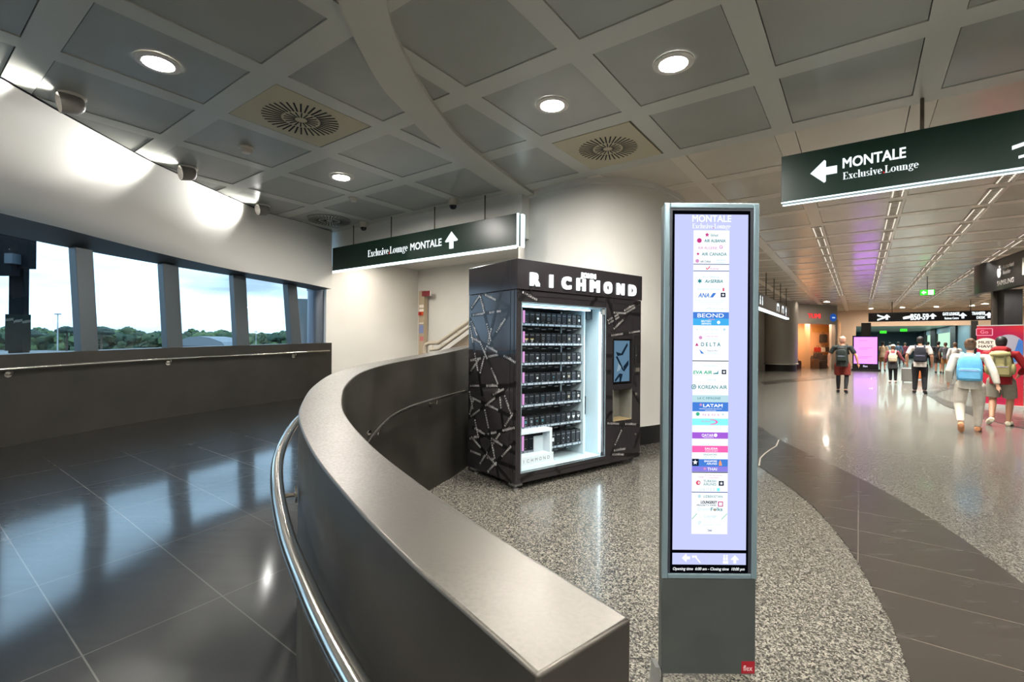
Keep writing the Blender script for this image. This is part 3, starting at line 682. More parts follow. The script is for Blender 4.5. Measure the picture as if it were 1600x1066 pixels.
# ================================================================== HANDRAILS
def rail(name, pts, r, label, brackets, towards, drop=.05):
    t = thing(name, label, 'handrail', pts[len(pts) // 2])
    a = MB(); a.tube(pts, r, 14); a.build('rail', [M_RAIL], t, smooth=.7)
    for i in brackets:
        p = pts[i]; n = leftn(pts, i) * towards; a = MB()
        a.tube([p - Vector((0, 0, r)), p - Vector((0, 0, r + .03)), p + n * .03 - Vector((0, 0, r + drop)), p + n * .075 - Vector((0, 0, r + drop))], .009, 8)
        a.lathe([(.036, 0), (.036, .008)], Fr(p + n * .077 - Vector((0, 0, r + drop)), (0, 0, 1), n.cross(Vector((0, 0, 1))), -n), 20); a.build('bracket', [M_RAIL], t, smooth=.7)
RO = [Vector((p.x, p.y, 0)) for p in off(WI, .2 + .085)]
zr = [(.3, .872), (.94, .875), (1.41, .885), (1.69, .90), (2.0, .925), (2.37, .96), (3.02, .995), (4, 1.05), (6, 1.15)]
for p in RO: p.z = lut(zr, p.y)
ext = [Vector((RO[0].x + .13, RO[0].y - .16, .872)), Vector((RO[0].x + .07, RO[0].y - .085, .872))]
RO = ext + RO[:125]
rail('handrail', RO, .025, 'thick shiny steel handrail on the ramp side of the curved parapet', [10, 36, 62, 88, 112], -1)
RI = [Vector((p.x, p.y, 0)) for p in off(WI, -.075)]
zi = [(.5, .70), (3.0, .72), (3.57, .755), (3.77, .806), (4.0, .862), (4.31, .9), (4.65, .922), (5.02, .932), (5.4, .935), (7.5, .94)]
for p in RI: p.z = lut(zi, p.y)
RI = [p for p in RI if 1.6 < p.y < 5.42]
bi = [min(range(len(RI)), key=lambda i: abs(RI[i].y - y)) for y in (2.4, 3.0, 3.75, 4.75)]
rail('handrail', RI, .017, 'thin steel handrail on the inner face of the curved parapet by the vending machine', bi, 1, .03)
RW = [Vector((p.x, p.y, p.z - .17)) for p in off(WW, -.07) if p.y > -1]
bi = [min(range(len(RW)), key=lambda i: abs(RW[i].y - y)) for y in (2.0, 3.8, 5.7, 7.5, 9.3)]
rail('handrail', RW[:-1], .02, 'pale handrail along the low wall under the windows', bi, 1, .05)
# ================================================================== HANGING SIGNS
SER = {   # strokes of a high-contrast roman: (kind, points)
}
def roman(mb, st, F, cap, m=0, mred=1, z=0.0, xs=1.0):
    """'Exclusive.Lounge' in a high-contrast serif: thick stems, hairline curves and slab serifs"""
    T, H = .17, .05
    def R(x0, y0, x1, y1): mb.poly([(X0 + x0 * cap * xs, y0 * cap), (X0 + x1 * cap * xs, y0 * cap), (X0 + x1 * cap * xs, y1 * cap), (X0 + x0 * cap * xs, y1 * cap)], F, z, m)
    def Q(p): mb.poly([(X0 + a * cap * xs, b * cap) for a, b in p], F, z, m)
    def bowl(cx, cy, rx_, ry_, a0, a1, tk=T, tn=H):
        n = 14
        for i in range(n):
            p = []
            for t in (a0 + (a1 - a0) * i / n, a0 + (a1 - a0) * (i + 1) / n):
                c, s_ = math.cos(math.radians(t)), math.sin(math.radians(t)); w_ = tn + (tk - tn) * abs(c) ** 1.5
                p.append(((cx + rx_ * c, cy + ry_ * s_), (cx + (rx_ - w_) * c, cy + (ry_ - tn) * s_)))
            q = [p[0][0], p[1][0], p[1][1], p[0][1]]; Q(q[::-1] if a1 < a0 else q)
    X0 = 0.0; xh = .66
    for ch in st:
        if ch == 'E': R(.08, 0, .08 + T, 1); R(0, 0, .6, H); R(0, 1 - H, .58, 1); R(.25, .48, .45, .48 + H); R(.55, 0, .6, .25); R(.53, .77, .58, 1); w_ = .68
        elif ch == 'L': R(.08, 0, .08 + T, 1); R(0, 0, .6, H); R(0, 1 - H, .33, 1); R(.55, 0, .6, .28); w_ = .66
        elif ch == 'x': Q([(.03, xh), (.2, xh), (.5, 0), (.33, 0)]); Q([(.08, 0), (.13, 0), (.44, xh), (.39, xh)]); R(0, xh - H, .26, xh); R(.33, xh - H, .5, xh); R(0, 0, .2, H); R(.27, 0, .54, H); w_ = .57
        elif ch == 'c': bowl(.26, xh / 2, .26, xh / 2 + .01, 50, 310); R(.36, xh - .2, .47, xh - .08); w_ = .52
        elif ch == 'l': R(.06, 0, .06 + T, 1.05); R(0, 0, .3, H); R(0, 1, .1, 1.05); w_ = .33
        elif ch == 'i': R(.06, 0, .06 + T, xh); R(0, 0, .3, H); R(0, xh - H, .1, xh); R(.06, .8, .06 + T, .98); w_ = .33
        elif ch == 'u': R(.05, .12, .05 + T, xh); bowl(.25, .2, .2, .2, 180, 300, T, H); R(.38, 0, .38 + T, xh); R(0, xh - H, .1, xh); R(.32, xh - H, .42, xh); R(.5, 0, .62, H); w_ = .64
        elif ch == 'n': R(.06, 0, .06 + T, xh); R(0, xh - H, .1, xh); R(0, 0, .3, H); bowl(.35, xh - .2, .2, .2, 140, 0, T, H); R(.38, 0, .55, xh - .18); R(.32, 0, .62, H); w_ = .65
        elif ch == 's': bowl(.2, xh * .74, .17, xh * .27, 30, 270, .13, H); bowl(.2, xh * .27, .19, xh * .28, 90, -150, .13, H); w_ = .43
        elif ch == 'v': Q([(.03, xh), (.2, xh), (.34, .1), (.27, 0), (.24, 0)]); Q([(.25, 0), (.3, 0), (.48, xh), (.43, xh)]); R(0, xh - H, .25, xh); R(.35, xh - H, .54, xh); w_ = .55
        elif ch == 'e': bowl(.26, xh / 2, .26, xh / 2 + .01, 0, 310); R(.1, xh * .5, .5, xh * .5 + H); w_ = .56
        elif ch == 'o': bowl(.28, xh / 2, .28, xh / 2 + .01, 0, 360); w_ = .6
        elif ch == 'g': bowl(.25, xh * .66, .2, xh * .36, 0, 360, .13); bowl(.27, -.12, .26, .17, 0, 360, .1); R(.08, .08, .3, .16); R(.4, xh - .1, .56, xh); w_ = .57
        elif ch == '.': mb.poly([(X0 + .04 * cap, 0), (X0 + .2 * cap, 0), (X0 + .2 * cap, .2 * cap), (X0 + .04 * cap, .2 * cap)], F, z, mred); w_ = .24
        X0 += w_ * cap * xs
    return X0
def sign_text_w(): pass
def arrow(mb, F, cx, cy, s, d, z=.004, m=0):
    pts = [(-.5, .0), (.0, .52), (.5, .0), (.44, -.06), (.17, -.06), (.17, -.46), (-.17, -.46), (-.17, -.06), (-.44, -.06)]
    rot = {'u': lambda a, b: (a, b), 'l': lambda a, b: (-b, a), 'r': lambda a, b: (b, -a)}[d]
    mb.poly([(cx + rot(a, b)[0] * s, cy + rot(a, b)[1] * s) for a, b in pts], F, z, m)
def sign_frame(u): return Fr(UV(u, 0, 0), VX, (0, 0, 1), -UX)      # x = v, y = z, z towards the viewer
# right sign
SR = sign_frame(5.93); P0 = UV(5.93, 0, 0)
def sxy(px, py, u=5.93): p = on_plane(px, py, UV(u, 0, 0), UX); return p.dot(VX), p.z
vl, zt = sxy(1221, 245); _, zb = sxy(1221, 316); vr = 3.9
t = thing('hanging_sign', 'long dark green hanging sign with a white left arrow and MONTALE Exclusive Lounge', 'sign', UV(6.0, (vl + vr) / 2, zb))
a = MB(); a.obox(SR, vl, vr, zb, zt, -.14, 0); a.build('sign_box', [M_GREEN], t, bevel=.004)
a = MB(); a.obox(SR, vl, vr, zb - .015, zb - .003, -.008, .0); a.obox(SR, vl, vr, zb - .015, zb - .003, -.14, -.128); a.build('light_strip', [M_LED], t)
a = MB(); ax, az = sxy(1288, 268); arrow(a, SR, ax, az, .24, 'l'); a.build('arrow', [M_LIT], t)
a = MB()
m0, mz = sxy(1317, 263); m1, mz2 = sxy(1415, 247); _, mt_ = sxy(1317, 248)
a.text('MONTALE', SR, mt_ - mz, m1 - m0, bold=.03, z=.004) if False else None
F = Fr(SR.p(m0, mz, 0), SR.x, SR.y, SR.z); a.text('MONTALE', F, mt_ - mz, m1 - m0, bold=.02, z=.004)
e0, ez = sxy(1317, 281); e1, _ = sxy(1436, 262); _, et = sxy(1317, 270)
F = Fr(SR.p(e0, ez, .004), SR.x, SR.y, SR.z); tst = MB(); wdt = roman(tst, 'Exclusive.Lounge', F, et - ez); roman(a, 'Exclusive.Lounge', F, et - ez, 0, 1, 0.0, (e1 - e0) / wdt)
px0, pz0 = sxy(1581, 233); q = lambda x, y: (px0 + x, pz0 + y)
a.build('lettering', [M_LIT, M_LITRED], t); a = MB()
a.poly([q(.0, -.01), q(.62, .16), q(.64, .19), q(.0, .025)], SR, .004, 0)
a.poly([q(.04, -.095), q(.12, -.08), q(.2, -.10), q(.62, .0), q(.62, .06), q(.2, -.02), q(.1, -.03), q(.1, -.06), q(.04, -.07)], SR, .004, 0)
a.poly([q(-.01, -.19), q(.7, -.19), q(.7, -.17), q(-.01, -.17)], SR, .004, 0)
a.build('pictogram', [M_LIT], t)
for vv in (.475, 2.9):
    a = MB(); a.tube([UV(6.0, vv, zt - .01), UV(6.0, vv, ZC)], .016, 8); a.build('hanger', [pm('hanger_bronze', (92, 84, 72), .4, .6)], t, smooth=.8)
# left sign
SLf = sign_frame(5.86)
vl, zt = sxy(519.8, 388.2, 5.86); vr, zt2 = sxy(807, 333, 5.86); _, zb = sxy(519.8, 423.5, 5.86); _, zb2 = sxy(807, 382.2, 5.86); zb = (zb + zb2) / 2; zt = (zt + zt2) / 2
t = thing('hanging_sign', 'dark green hanging sign over the niche, Exclusive Lounge MONTALE and a white up arrow', 'sign', UV(5.92, (vl + vr) / 2, zb))
a = MB(); a.obox(SLf, vl, vr, zb, zt, -.12, 0); a.build('sign_box', [M_GREEN], t, bevel=.004)
a = MB(); a.obox(SLf, vl, vr, zb - .05, zb - .003, -.02, 0); a.obox(SLf, vr + .006, vr + .03, zb - .03, zt, -.03, -.0); a.obox(SLf, vr + .045, vr + .075, zb - .03, zt - .01, -.12, -.05); a.build('light_strip', [M_LED], t)
a = MB(); e0, ez = sxy(575, 402, 5.86); e1, _ = sxy(637.5, 394, 5.86); _, et = sxy(575, 391.5, 5.86)
F = Fr(SLf.p(e0, ez, .004), SLf.x, SLf.y, SLf.z); roman(a, 'Exclusive.Lounge', F, et - ez, 0, 1, 0.0, (e1 - e0) / (wdt / .1 * .1) * 1.0 * (0 + 1) if False else 1.0) if False else None
tst = MB(); w2 = roman(tst, 'Exclusive.Lounge', F, et - ez); roman(a, 'Exclusive.Lounge', F, et - ez, 0, 1, 0.0, (e1 - e0) / w2)
m0, mz = sxy(641.5, 391.5, 5.86); m1, _ = sxy(690, 384, 5.86); _, mt_ = sxy(641.5, 381, 5.86)
F = Fr(SLf.p(m0, mz, 0), SLf.x, SLf.y, SLf.z); a.text('MONTALE', F, mt_ - mz, m1 - m0, bold=.02, z=.004)
ax, az = sxy(705.5, 376, 5.86); a.build('lettering', [M_LIT, M_LITRED], t); a = MB(); arrow(a, SLf, ax, az, .30, 'u'); a.build('arrow', [M_LIT], t)
for px in (552.6, 611.5, 679, 757.6):
    vv, _ = sxy(px, 350, 5.92); a = MB(); a.tube([UV(5.92, vv, zt - .01), UV(5.92, vv, ZC)], .011, 8); a.build('hanger', [MATS['hanger_bronze']], t, smooth=.8)
# small sign over the left side of the corridor
v0 = -2.47; S3 = Fr(UV(0, v0, 0), UX, (0, 0, 1), VX)
t = thing('hanging_sign', 'grey hanging sign with white pictograms and lit lower edge before the grey column', 'sign', UV(19.7, v0, 2.6))
a = MB(); a.obox(S3, 12.2, 23.7, 2.63, 3.08, -.12, 0); a.build('sign_box', [pm('sign_grey_face', (52, 52, 52), .35)], t)
a = MB(); a.obox(S3, 12.2, 23.7, 2.57, 2.625, -.12, 0); a.build('light_strip', [M_LED], t)
a = MB()
for u, k in ((16.2, 'p'), (16.6, 'p'), (19.9, 'b'), (21.3, 'b'), (22.6, 'a')):
    if k == 'p': a.poly([(u, 2.72), (u + .16, 2.72), (u + .16, 2.88), (u, 2.88)], S3, .004); a.lathe([(.001, 0), (.06, 0)], Fr(S3.p(u + .08, 2.94, .004), S3.x, S3.y, S3.z), 12, cap0=False, cap1=False)
    elif k == 'b': a.poly([(u, 2.72), (u + .12, 2.72), (u + .12, 2.92), (u + .5, 2.92), (u + .5, 2.72), (u + .62, 2.72), (u + .62, 2.96), (u + .5, 3.02), (u + .12, 3.02), (u, 2.96)], S3, .004)
    else: arrow(a, S3, u, 2.85, .4, 'u')
a.build('lettering', [M_LIT], t)
for u in (13, 15.9, 17.8, 19.6, 21.4, 23.2):
    a = MB(); a.tube([UV(u, v0 - .06, 3.07), UV(u, v0 - .06, ZC)], .018, 6); a.build('hanger', [MATS['hanger_bronze']], t)
# far black sign
S4 = sign_frame(33.5); f4 = lambda x, y: sxy(x, y, 33.5)
vl, zt = f4(1357, 489.5); _, zb = f4(1357, 503); vr, _ = f4(1562, 485)
t = thing('hanging_sign', 'long black hanging sign reading B50-59 at the end of the hall', 'sign', UV(33.6, (vl + vr) / 2, zb))
a = MB(); a.obox(S4, vl, vr, zb, zt, -.2, 0); a.build('sign_box', [pm('black_sign_face', (8, 10, 10), .3)], t)
a = MB(); zc_ = (zb + zt) / 2
def at4(px): return f4(px, 495)[0]
for px in (1385.7, 1457.5, 1504.5, 1545.3): arrow(a, S4, at4(px), zc_, .31, 'u'); a.build('arrow', [M_LIT], t); a = MB()
x = at4(1377); a.poly([(x - .18, zc_ + .16), (x + .18, zc_ + .02), (x + .18, zc_ - .06), (x - .18, zc_ - .2), (x - .18, zc_ - .1), (x + .05, zc_ - .02), (x - .18, zc_ + .07)], S4, .004)
x = at4(1418); a.poly([(x - .2, zc_ - .02), (x - .1, zc_ + .02), (x + .1, zc_ + .06), (x + .2, zc_ + .16), (x + .2, zc_ + .06), (x + .08, zc_ - .1), (x - .18, zc_ - .14)], S4, .004)
x = at4(1423); F = Fr(S4.p(x, zc_ - .17, 0), S4.x, S4.y, S4.z); a.text('B50-59', F, .30, at4(1451) - x, .03, .004)
x = at4(1473); F = Fr(S4.p(x, zc_ + .03, 0), S4.x, S4.y, S4.z); a.text('GATE LOUNGES', F, .15, at4(1499) - x, .03, .004)
x = at4(1476); F = Fr(S4.p(x, zc_ - .17, 0), S4.x, S4.y, S4.z); a.text('Business Centre', F, .11, at4(1498) - x, .02, .004)
x = at4(1518.5); F = Fr(S4.p(x, zc_ + .03, 0), S4.x, S4.y, S4.z); a.text('TRANSFER', F, .15, at4(1539.5) - x, .03, .004)
x = at4(1526); F = Fr(S4.p(x, zc_ - .17, 0), S4.x, S4.y, S4.z); a.text('DESK', F, .12, at4(1539.5) - x, .03, .004)
a.build('lettering', [M_LIT], t)
for px in (1394, 1517): a = MB(); v_ = at4(px); a.tube([UV(33.6, v_, zt), UV(33.6, v_, ZC)], .02, 6); a.build('hanger', [MATS['hanger_bronze']], t)
# green exit sign
p = on_plane(1449, 457, UV(21.6, 0, 0), UX); v_ = p.dot(VX); S5 = sign_frame(21.6)
t = thing('exit_sign', 'small glowing green exit sign hanging from the corridor ceiling', 'sign', UV(21.6, v_, p.z))
w_, h_ = .20, .10
a = MB(); a.obox(S5, v_ - w_, v_ + w_, p.z - h_, p.z + h_, -.06, 0, 1); a.obox(S5, v_ - w_ + .01, v_ + w_ - .01, p.z - h_ + .01, p.z + h_ - .01, -.05, .002, 0); a.build('sign_box', [em('exit_green', (60, 225, 50), 1.6), pm('exit_case', (30, 60, 30), .5)], t)
a = MB(); arrow(a, S5, v_ - .09, p.z, .13, 'l'); a.poly([(v_ + .02, p.z - .08), (v_ + .16, p.z - .08), (v_ + .16, p.z + .08), (v_ + .02, p.z + .08)], S5, .004); a.build('pictogram', [em('exit_white', (230, 255, 225), 2.0)], t)
a = MB(); a.tube([UV(21.63, v_, p.z + h_), UV(21.63, v_, ZC)], .012, 6); a.build('hanger', [M_BLACK], t)
for k, (px, py) in enumerate(((1412, 516), (1380, 519))):
    p = on_plane(px, py, UV(50, 0, 0), UX); v_ = p.dot(VX); S6 = sign_frame(50)
    a = MB(); a.obox(S6, v_ - .22, v_ + .22, p.z - .11, p.z + .11, -.06, 0); a.build('exit_sign', [em('exit_green', (60, 225, 50), 1.6)], None, label=('distant green exit sign beyond the header, above the people', 'distant green exit sign beyond the header, beside the pink display')[k], cat='sign')
# ================================================================== NICHE: alarm post, stair rail
px = sxy(655, 500, 8.6); u_ = 8.62
vL, zT = sxy(654.5, 455, u_); vR, _ = sxy(663, 455, u_)
S7 = sign_frame(u_)
t = thing('alarm_post', 'narrow beige wall post with red flag sign and alarm button in the niche', 'alarm post', UV(u_, (vL + vR) / 2, .4))
a = MB(); a.obox(S7, vL, vR, .4, zT, -.12, 0); a.build('post', [pm('post_beige', (168, 152, 128), .5)], t)
_, z1 = sxy(660, 455.5, u_); _, z0 = sxy(660, 463.5, u_); vF, _ = sxy(673, 460, u_); a = MB(); a.obox(S7, vR - .06, vF, z0, z1, .01, .03, 0); a.obox(S7, vF, vF + .045, z0, z1, .01, .03, 1); a.build('flag_sign', [pm('flag_red', (120, 22, 36), .5), pm('flag_white', (225, 220, 215), .5)], t)
zz = lambda y: sxy(659, y, u_)[1]
a = MB(); a.obox(S7, vL + .03, vR - .02, zz(481), zz(476.5), 0, .01, 0); a.obox(S7, vL + .03, vR - .02, zz(487), zz(483), 0, .01, 0); a.obox(S7, vL + .03, vR - .02, zz(506), zz(504.5), 0, .01, 0)
a.obox(S7, vL + .03, vR - .02, zz(521), zz(508), 0, .008, 1); a.obox(S7, vL + .06, vR - .02, zz(533), zz(526), 0, .008, 2); a.build('notice', [pm('notice_white', (232, 226, 216), .6), pm('notice_blue', (120, 130, 170), .6), pm('notice_red', (190, 110, 110), .6)], t)
a = MB(); a.obox(S7, vL + .04, vR - .03, zz(493), zz(487.5), 0, .05, 0); a.lathe([(.05, 0), (.045, .02)], Fr(S7.p((vL + vR) / 2, (zz(493) + zz(487.5)) / 2, .05), S7.x, S7.y, S7.z), 16, 1); a.build('alarm_button', [pm('alarm_orange', (205, 80, 30), .4), pm('alarm_red', (150, 20, 15), .4)], t)
# stair and its rails on the back wall, in front of it
us = 8.15; S8 = sign_frame(us); g8 = lambda x, y: sxy(x, y, us)
t = thing('stair_railing', 'beige double stair handrail rising to the right behind the vending machine', 'handrail', UV(us, -7, .4))
top = [g8(664, 552), g8(664, 543), g8(666, 538.5), g8(672, 536), g8(685, 536), g8(728, 506), g8(760, 483.5)]; low = [g8(672, 547), g8(686, 545.5), g8(728, 515), g8(760, 492)]
M_TAN = pm('rail_tan_steel', (196, 184, 164), .35, .5)
a = MB(); a.tube([S8.p(x, y, 0) for x, y in top], .05, 10); a.build('rail', [M_TAN], t, smooth=.8)
a = MB(); a.tube([S8.p(x, y, 0) for x, y in low], .035, 10); a.build('rail', [M_TAN], t, smooth=.8)
for (x, y), (x2, y2) in ((g8(676, 537), g8(676, 546)), (g8(690, 533), g8(690, 543)), (g8(715, 515), g8(715, 524))): a = MB(); a.tube([S8.p(x, y, 0), S8.p(x2, y2, 0)], .018, 6); a.build('baluster', [M_TAN], t)
st_ = MB(); A, B = g8(690, 549), g8(760, 498); C_ = (B[0], .38); st_.prism([(A[0], .38), C_, B, A], S8, -.45, -.12); st_.struct('wall_stair', [noisy('stair_stringer', (110, 98, 80), (122, 108, 90), 3, .6)])
# ================================================================== VENDING MACHINE
MROT = math.atan2(E1.y, E1.x)
VMT = thing('vending_machine', 'tall black vending machine wrapped in RICHMOND tape print with a lit glass front', 'vending machine', MO + E1 * 1.0 + E2 * .45, MROT)
VF = Fr(MO, E1, Vector((0, 0, 1)), -E2)      # x along the front, y up, z towards the viewer
M_CAB = pm('machine_charcoal', (50, 47, 49), .13, .30); M_CABD = pm('machine_black', (22, 21, 22), .35)
M_TAPE = pm('tape_black', (7, 7, 8), .35); M_TAPEW = pm('tape_white_print', (236, 234, 232), .5)
M_INW = pm('machine_inside_white', (206, 226, 234), .45); M_IND = pm('machine_inside_grey', (44, 54, 62), .5)
W_, H0, H1, HD_ = 2.0, .065, 2.34, 2.03
a = MB()
a.obox(VF, 0, .02, H0, HD_, -MD, 0); a.obox(VF, W_ - .02, W_, H0, HD_, -MD, 0); a.obox(VF, .02, W_ - .02, H0, HD_, -MD, -MD + .02)
a.obox(VF, .02, W_ - .02, H0, H0 + .06, -MD + .02, -.02); a.obox(VF, .02, W_ - .02, HD_ - .05, HD_ - .004, -MD + .02, -.02)
a.obox(VF, .02, .066, H0, HD_, -.05, 0); a.obox(VF, .066, 1.334, 1.905, HD_, -.05, 0); a.obox(VF, .066, 1.334, H0, .168, -.05, 0)
# right section with openings for the screen and the delivery slot
a.obox(VF, 1.334, 1.474, H0, HD_, -.05, 0); a.obox(VF, 1.83, W_ - .02, H0, HD_, -.05, 0); a.obox(VF, 1.474, 1.83, H0, .556, -.05, 0); a.obox(VF, 1.474, 1.83, .936, 1.0, -.05, 0); a.obox(VF, 1.474, 1.83, 1.545, HD_, -.05, 0)
a.obox(VF, 1.34, 1.36, H0 + .06, HD_ - .05, -MD + .02, -.05)
a.build('cabinet', [M_CAB], VMT, bevel=.003)
a = MB(); a.obox(VF, -.004, W_ + .004, HD_ + .004, H1, -MD - .004, .012); a.build('header', [M_CAB], VMT, bevel=.004)
a = MB()
for s0 in (.10,): a.obox(VF, -.0055, -.003, HD_ + .01, H1 - .003, -s0 - .004, -s0)
a.obox(VF, -.0035, .0, H0, HD_, -.105, -.101); a.obox(VF, -.0035, 0, H0, HD_, -.045, -.037)
a.obox(VF, .0, W_, 1.975, 1.981, .0, .0025); a.obox(VF, .0, W_, .118, .123, 0, .0025)
a.build('panel_seam', [M_CABD], VMT)
a = MB(); M_BIG = em('machine_letter_light', (244, 252, 255), 2.6)
for k, ch in enumerate('RICHMOND'):
    c = .222 + k * .2255; F = Fr(VF.p(c, 2.088, .012), VF.x, VF.y, VF.z); wd_ = {'I': .026, 'M': .132, 'R': .108, 'N': .11}.get(ch, .114); a.text(ch, F, .116, wd_, bold=.062, z=0, center=True, depth=.018); a.build('sign_letter', [M_BIG], VMT); a = MB()
F = Fr(VF.p(1.016, 2.232, .012), VF.x, VF.y, VF.z); a.text('JOHN', F, .048, .235, bold=.06, center=True, depth=.012)
a.build('small_lettering', [M_BIG], VMT)
# printed tapes
SIDE = [(0.84, 1.8, 0.12, 1.83), (0.94, 1.13, 0.12, 1.8), (0.34, 1.87, 0.66, 1.12), (0.92, 1.77, 0.28, 1.02), (0.95, 1.56, 0, 1.29), (0.94, 1.28, 0, 1.41), (0.93, 0.99, 0.0, 1.06), (0.43, 0.92, 0, 1.09), (0.94, 1.7, 0.6, 0.9), (0.85, 1.87, 0.66, 2.02), (0.6, 2.03, 0.12, 1.86), (0.27, 2.03, 0.34, 1.86), (0.94, 0.87, 0, 0.73), (0.95, 0.62, 0.21, 0.98), (0.79, 0.53, 0, 0.38), (0.94, 0.38, 0, 0.64), (0, 0.82, 0.66, 0.12), (0.56, 0.78, 0.28, 0.07), (0, 0.50, 0.5, 0.07), (0.83, 0.42, 0.06, 0.07), (0.96, 0.25, 0, 0.23), (0.21, 0.98, 0.07, 0.75), (0.77, 0.86, 0.88, 0.63), (.66, 2.02, .42, 1.45), (.92, .95, .62, .3), (.3, 1.05, .2, .55)]
FRONT = [(1.44, 1.86, 1.99, 1.86), (1.345, 1.71, 1.89, 1.95), (1.44, 1.64, 1.73, 1.83), (1.46, 1.84, 1.54, 1.66), (1.39, 1.58, 1.99, 1.65), (1.345, 1.34, 1.45, 1.35), (1.345, 1.15, 1.44, 1.16), (1.85, 1.11, 1.9, 0.96), (1.345, 0.62, 1.47, 0.68), (1.345, 0.55, 1.98, 0.47), (1.71, 0.54, 1.5, 0.25), (1.46, 0.21, 1.74, 0.2), (1.43, 0.17, 1.99, 0.09), (1.99, 0.38, 1.88, 0.19), (0.07, 0.10, 0.25, 0.15), (0.53, 0.16, 0.62, 0.075), (0.03, 2.02, 0.30, 1.925), (0.02, 1.925, 0.2, 2.02), (1.07, 1.925, 1.18, 2.02), (1.36, 2.02, 1.45, 1.87), (1.345, 1.75, 1.94, 2.01), (1.85, .9, 1.98, .75), (1.345, .86, 1.46, .85)]
def tapes(lines, F, name, z0, mirror, u1, v0, v1):
    a = MB(); rg = random.Random(5); w = .021
    for n_, (x0, y0, x1, y1) in enumerate(lines):
        if mirror: x0, x1 = -x0, -x1
        if x0 > x1: x0, y0, x1, y1 = x1, y1, x0, y0
        p0, p1 = F.p(x0, y0, z0), F.p(x1, y1, z0); d = (p1 - p0); L = d.length; d.normalize(); nn = F.z.cross(d)
        # mitre the ends to the panel's vertical edge
        zt = z0 + .0004 * (n_ % 5)
        a.obox(Fr(F.p(x0, y0, zt - z0 + z0), d, nn, F.z), 0, L, -w, w, 0, .0006, 0)
        x = .02 + rg.uniform(0, .03)
        while x + .205 < L:
            [a.text(ch, Fr(F.p(x0, y0, zt + .0012) + d * (x + .027 * q_ + (.006 if ch == 'I' else 0)) - nn * .010, d, nn, F.z), .020, .004 if ch == 'I' else .015, bold=.035, m=1) for q_, ch in enumerate('RICHMOND')]
            if rg.random() < .6: a.text('JOHN', Fr(F.p(x0, y0, zt + .0012) + d * (x + .095) + nn * .014, d, nn, F.z), .006, .035, m=1)
            x += .33
    a.build(name, [M_TAPE, M_TAPEW], VMT)
SF = Fr(MO, -E2, Vector((0, 0, 1)), -E1)      # side: x negative going back
tapes([(min(x0, MD - .02), y0, min(x1, MD - .02), y1) for x0, y0, x1, y1 in SIDE], SF, 'printed_tape', .0008, True, 0, 0, 0)
tapes(FRONT, VF, 'printed_tape', .0008, False, 0, 0, 0)
# inside
a = MB()
a.obox(VF, .07, 1.335, .13, 1.97, -.66, -.65, 1); a.obox(VF, .066, .074, .13, 1.97, -.65, -.05, 1); a.obox(VF, .07, 1.335, .125, .165, -.65, -.05, 0); a.obox(VF, .07, 1.335, 1.9, 1.905, -.65, -.05, 0)
a.obox(VF, .07, 1.2, 1.88, 1.9, -.6, -.3, 1)
a.build('interior_lining', [M_INW, M_IND], VMT)
a = MB(); a.obox(VF, 1.2, 1.222, .165, 1.9, -.6, -.22, 0); a.obox(VF, 1.222, 1.338, .165, 1.9, -.65, -.64, 0); a.obox(VF, 1.325, 1.336, .165, 1.9, -.6, -.06, 0); a.build('divider', [M_INW], VMT)
a = MB(); a.obox(VF, 1.23, 1.325, .165, .62, -.6, -.3, 0); a.obox(VF, 1.24, 1.325, .62, .84, -.5, -.3, 1); a.obox(VF, 1.23, 1.32, 1.78, 1.895, -.4, -.2, 1); a.obox(VF, 1.29, 1.333, 1.83, 1.895, -.045, -.01, 2); a.build('delivery_lift', [M_INW, M_IND, pm('bracket_grey', (150, 152, 150), .4)], VMT)
a = MB(); a.obox(VF, 1.308, 1.326, .2, 1.86, -.075, -.055); a.build('light_tube', [em('machine_led', (225, 246, 255), 9)], VMT)
a = MB(); a.obox(VF, .09, 1.18, 1.868, 1.885, -.14, -.10); a.build('light_tube', [em('machine_led_top', (200, 235, 255), 5)], VMT)
a = MB(); a.obox(VF, .076, .09, .2, 1.86, -.10, -.085); a.build('light_tube', [em('machine_led_side', (200, 232, 255), 5)], VMT)
g = MB(); g.poly([(.066, .168), (1.334, .168), (1.334, 1.905), (.066, 1.905)], VF, -.01); g.build('glass_front', [M_CLEAR], VMT)
a = MB(); a.obox(VF, .062, .07, .164, 1.909, -.006, .004); a.obox(VF, 1.33, 1.338, .164, 1.909, -.006, .004); a.obox(VF, .062, 1.338, .164, .172, -.006, .004); a.obox(VF, .062, 1.338, 1.902, 1.909, -.006, .004); a.build('door_frame', [pm('door_frame_alu', (150, 168, 176), .3, .6)], VMT)
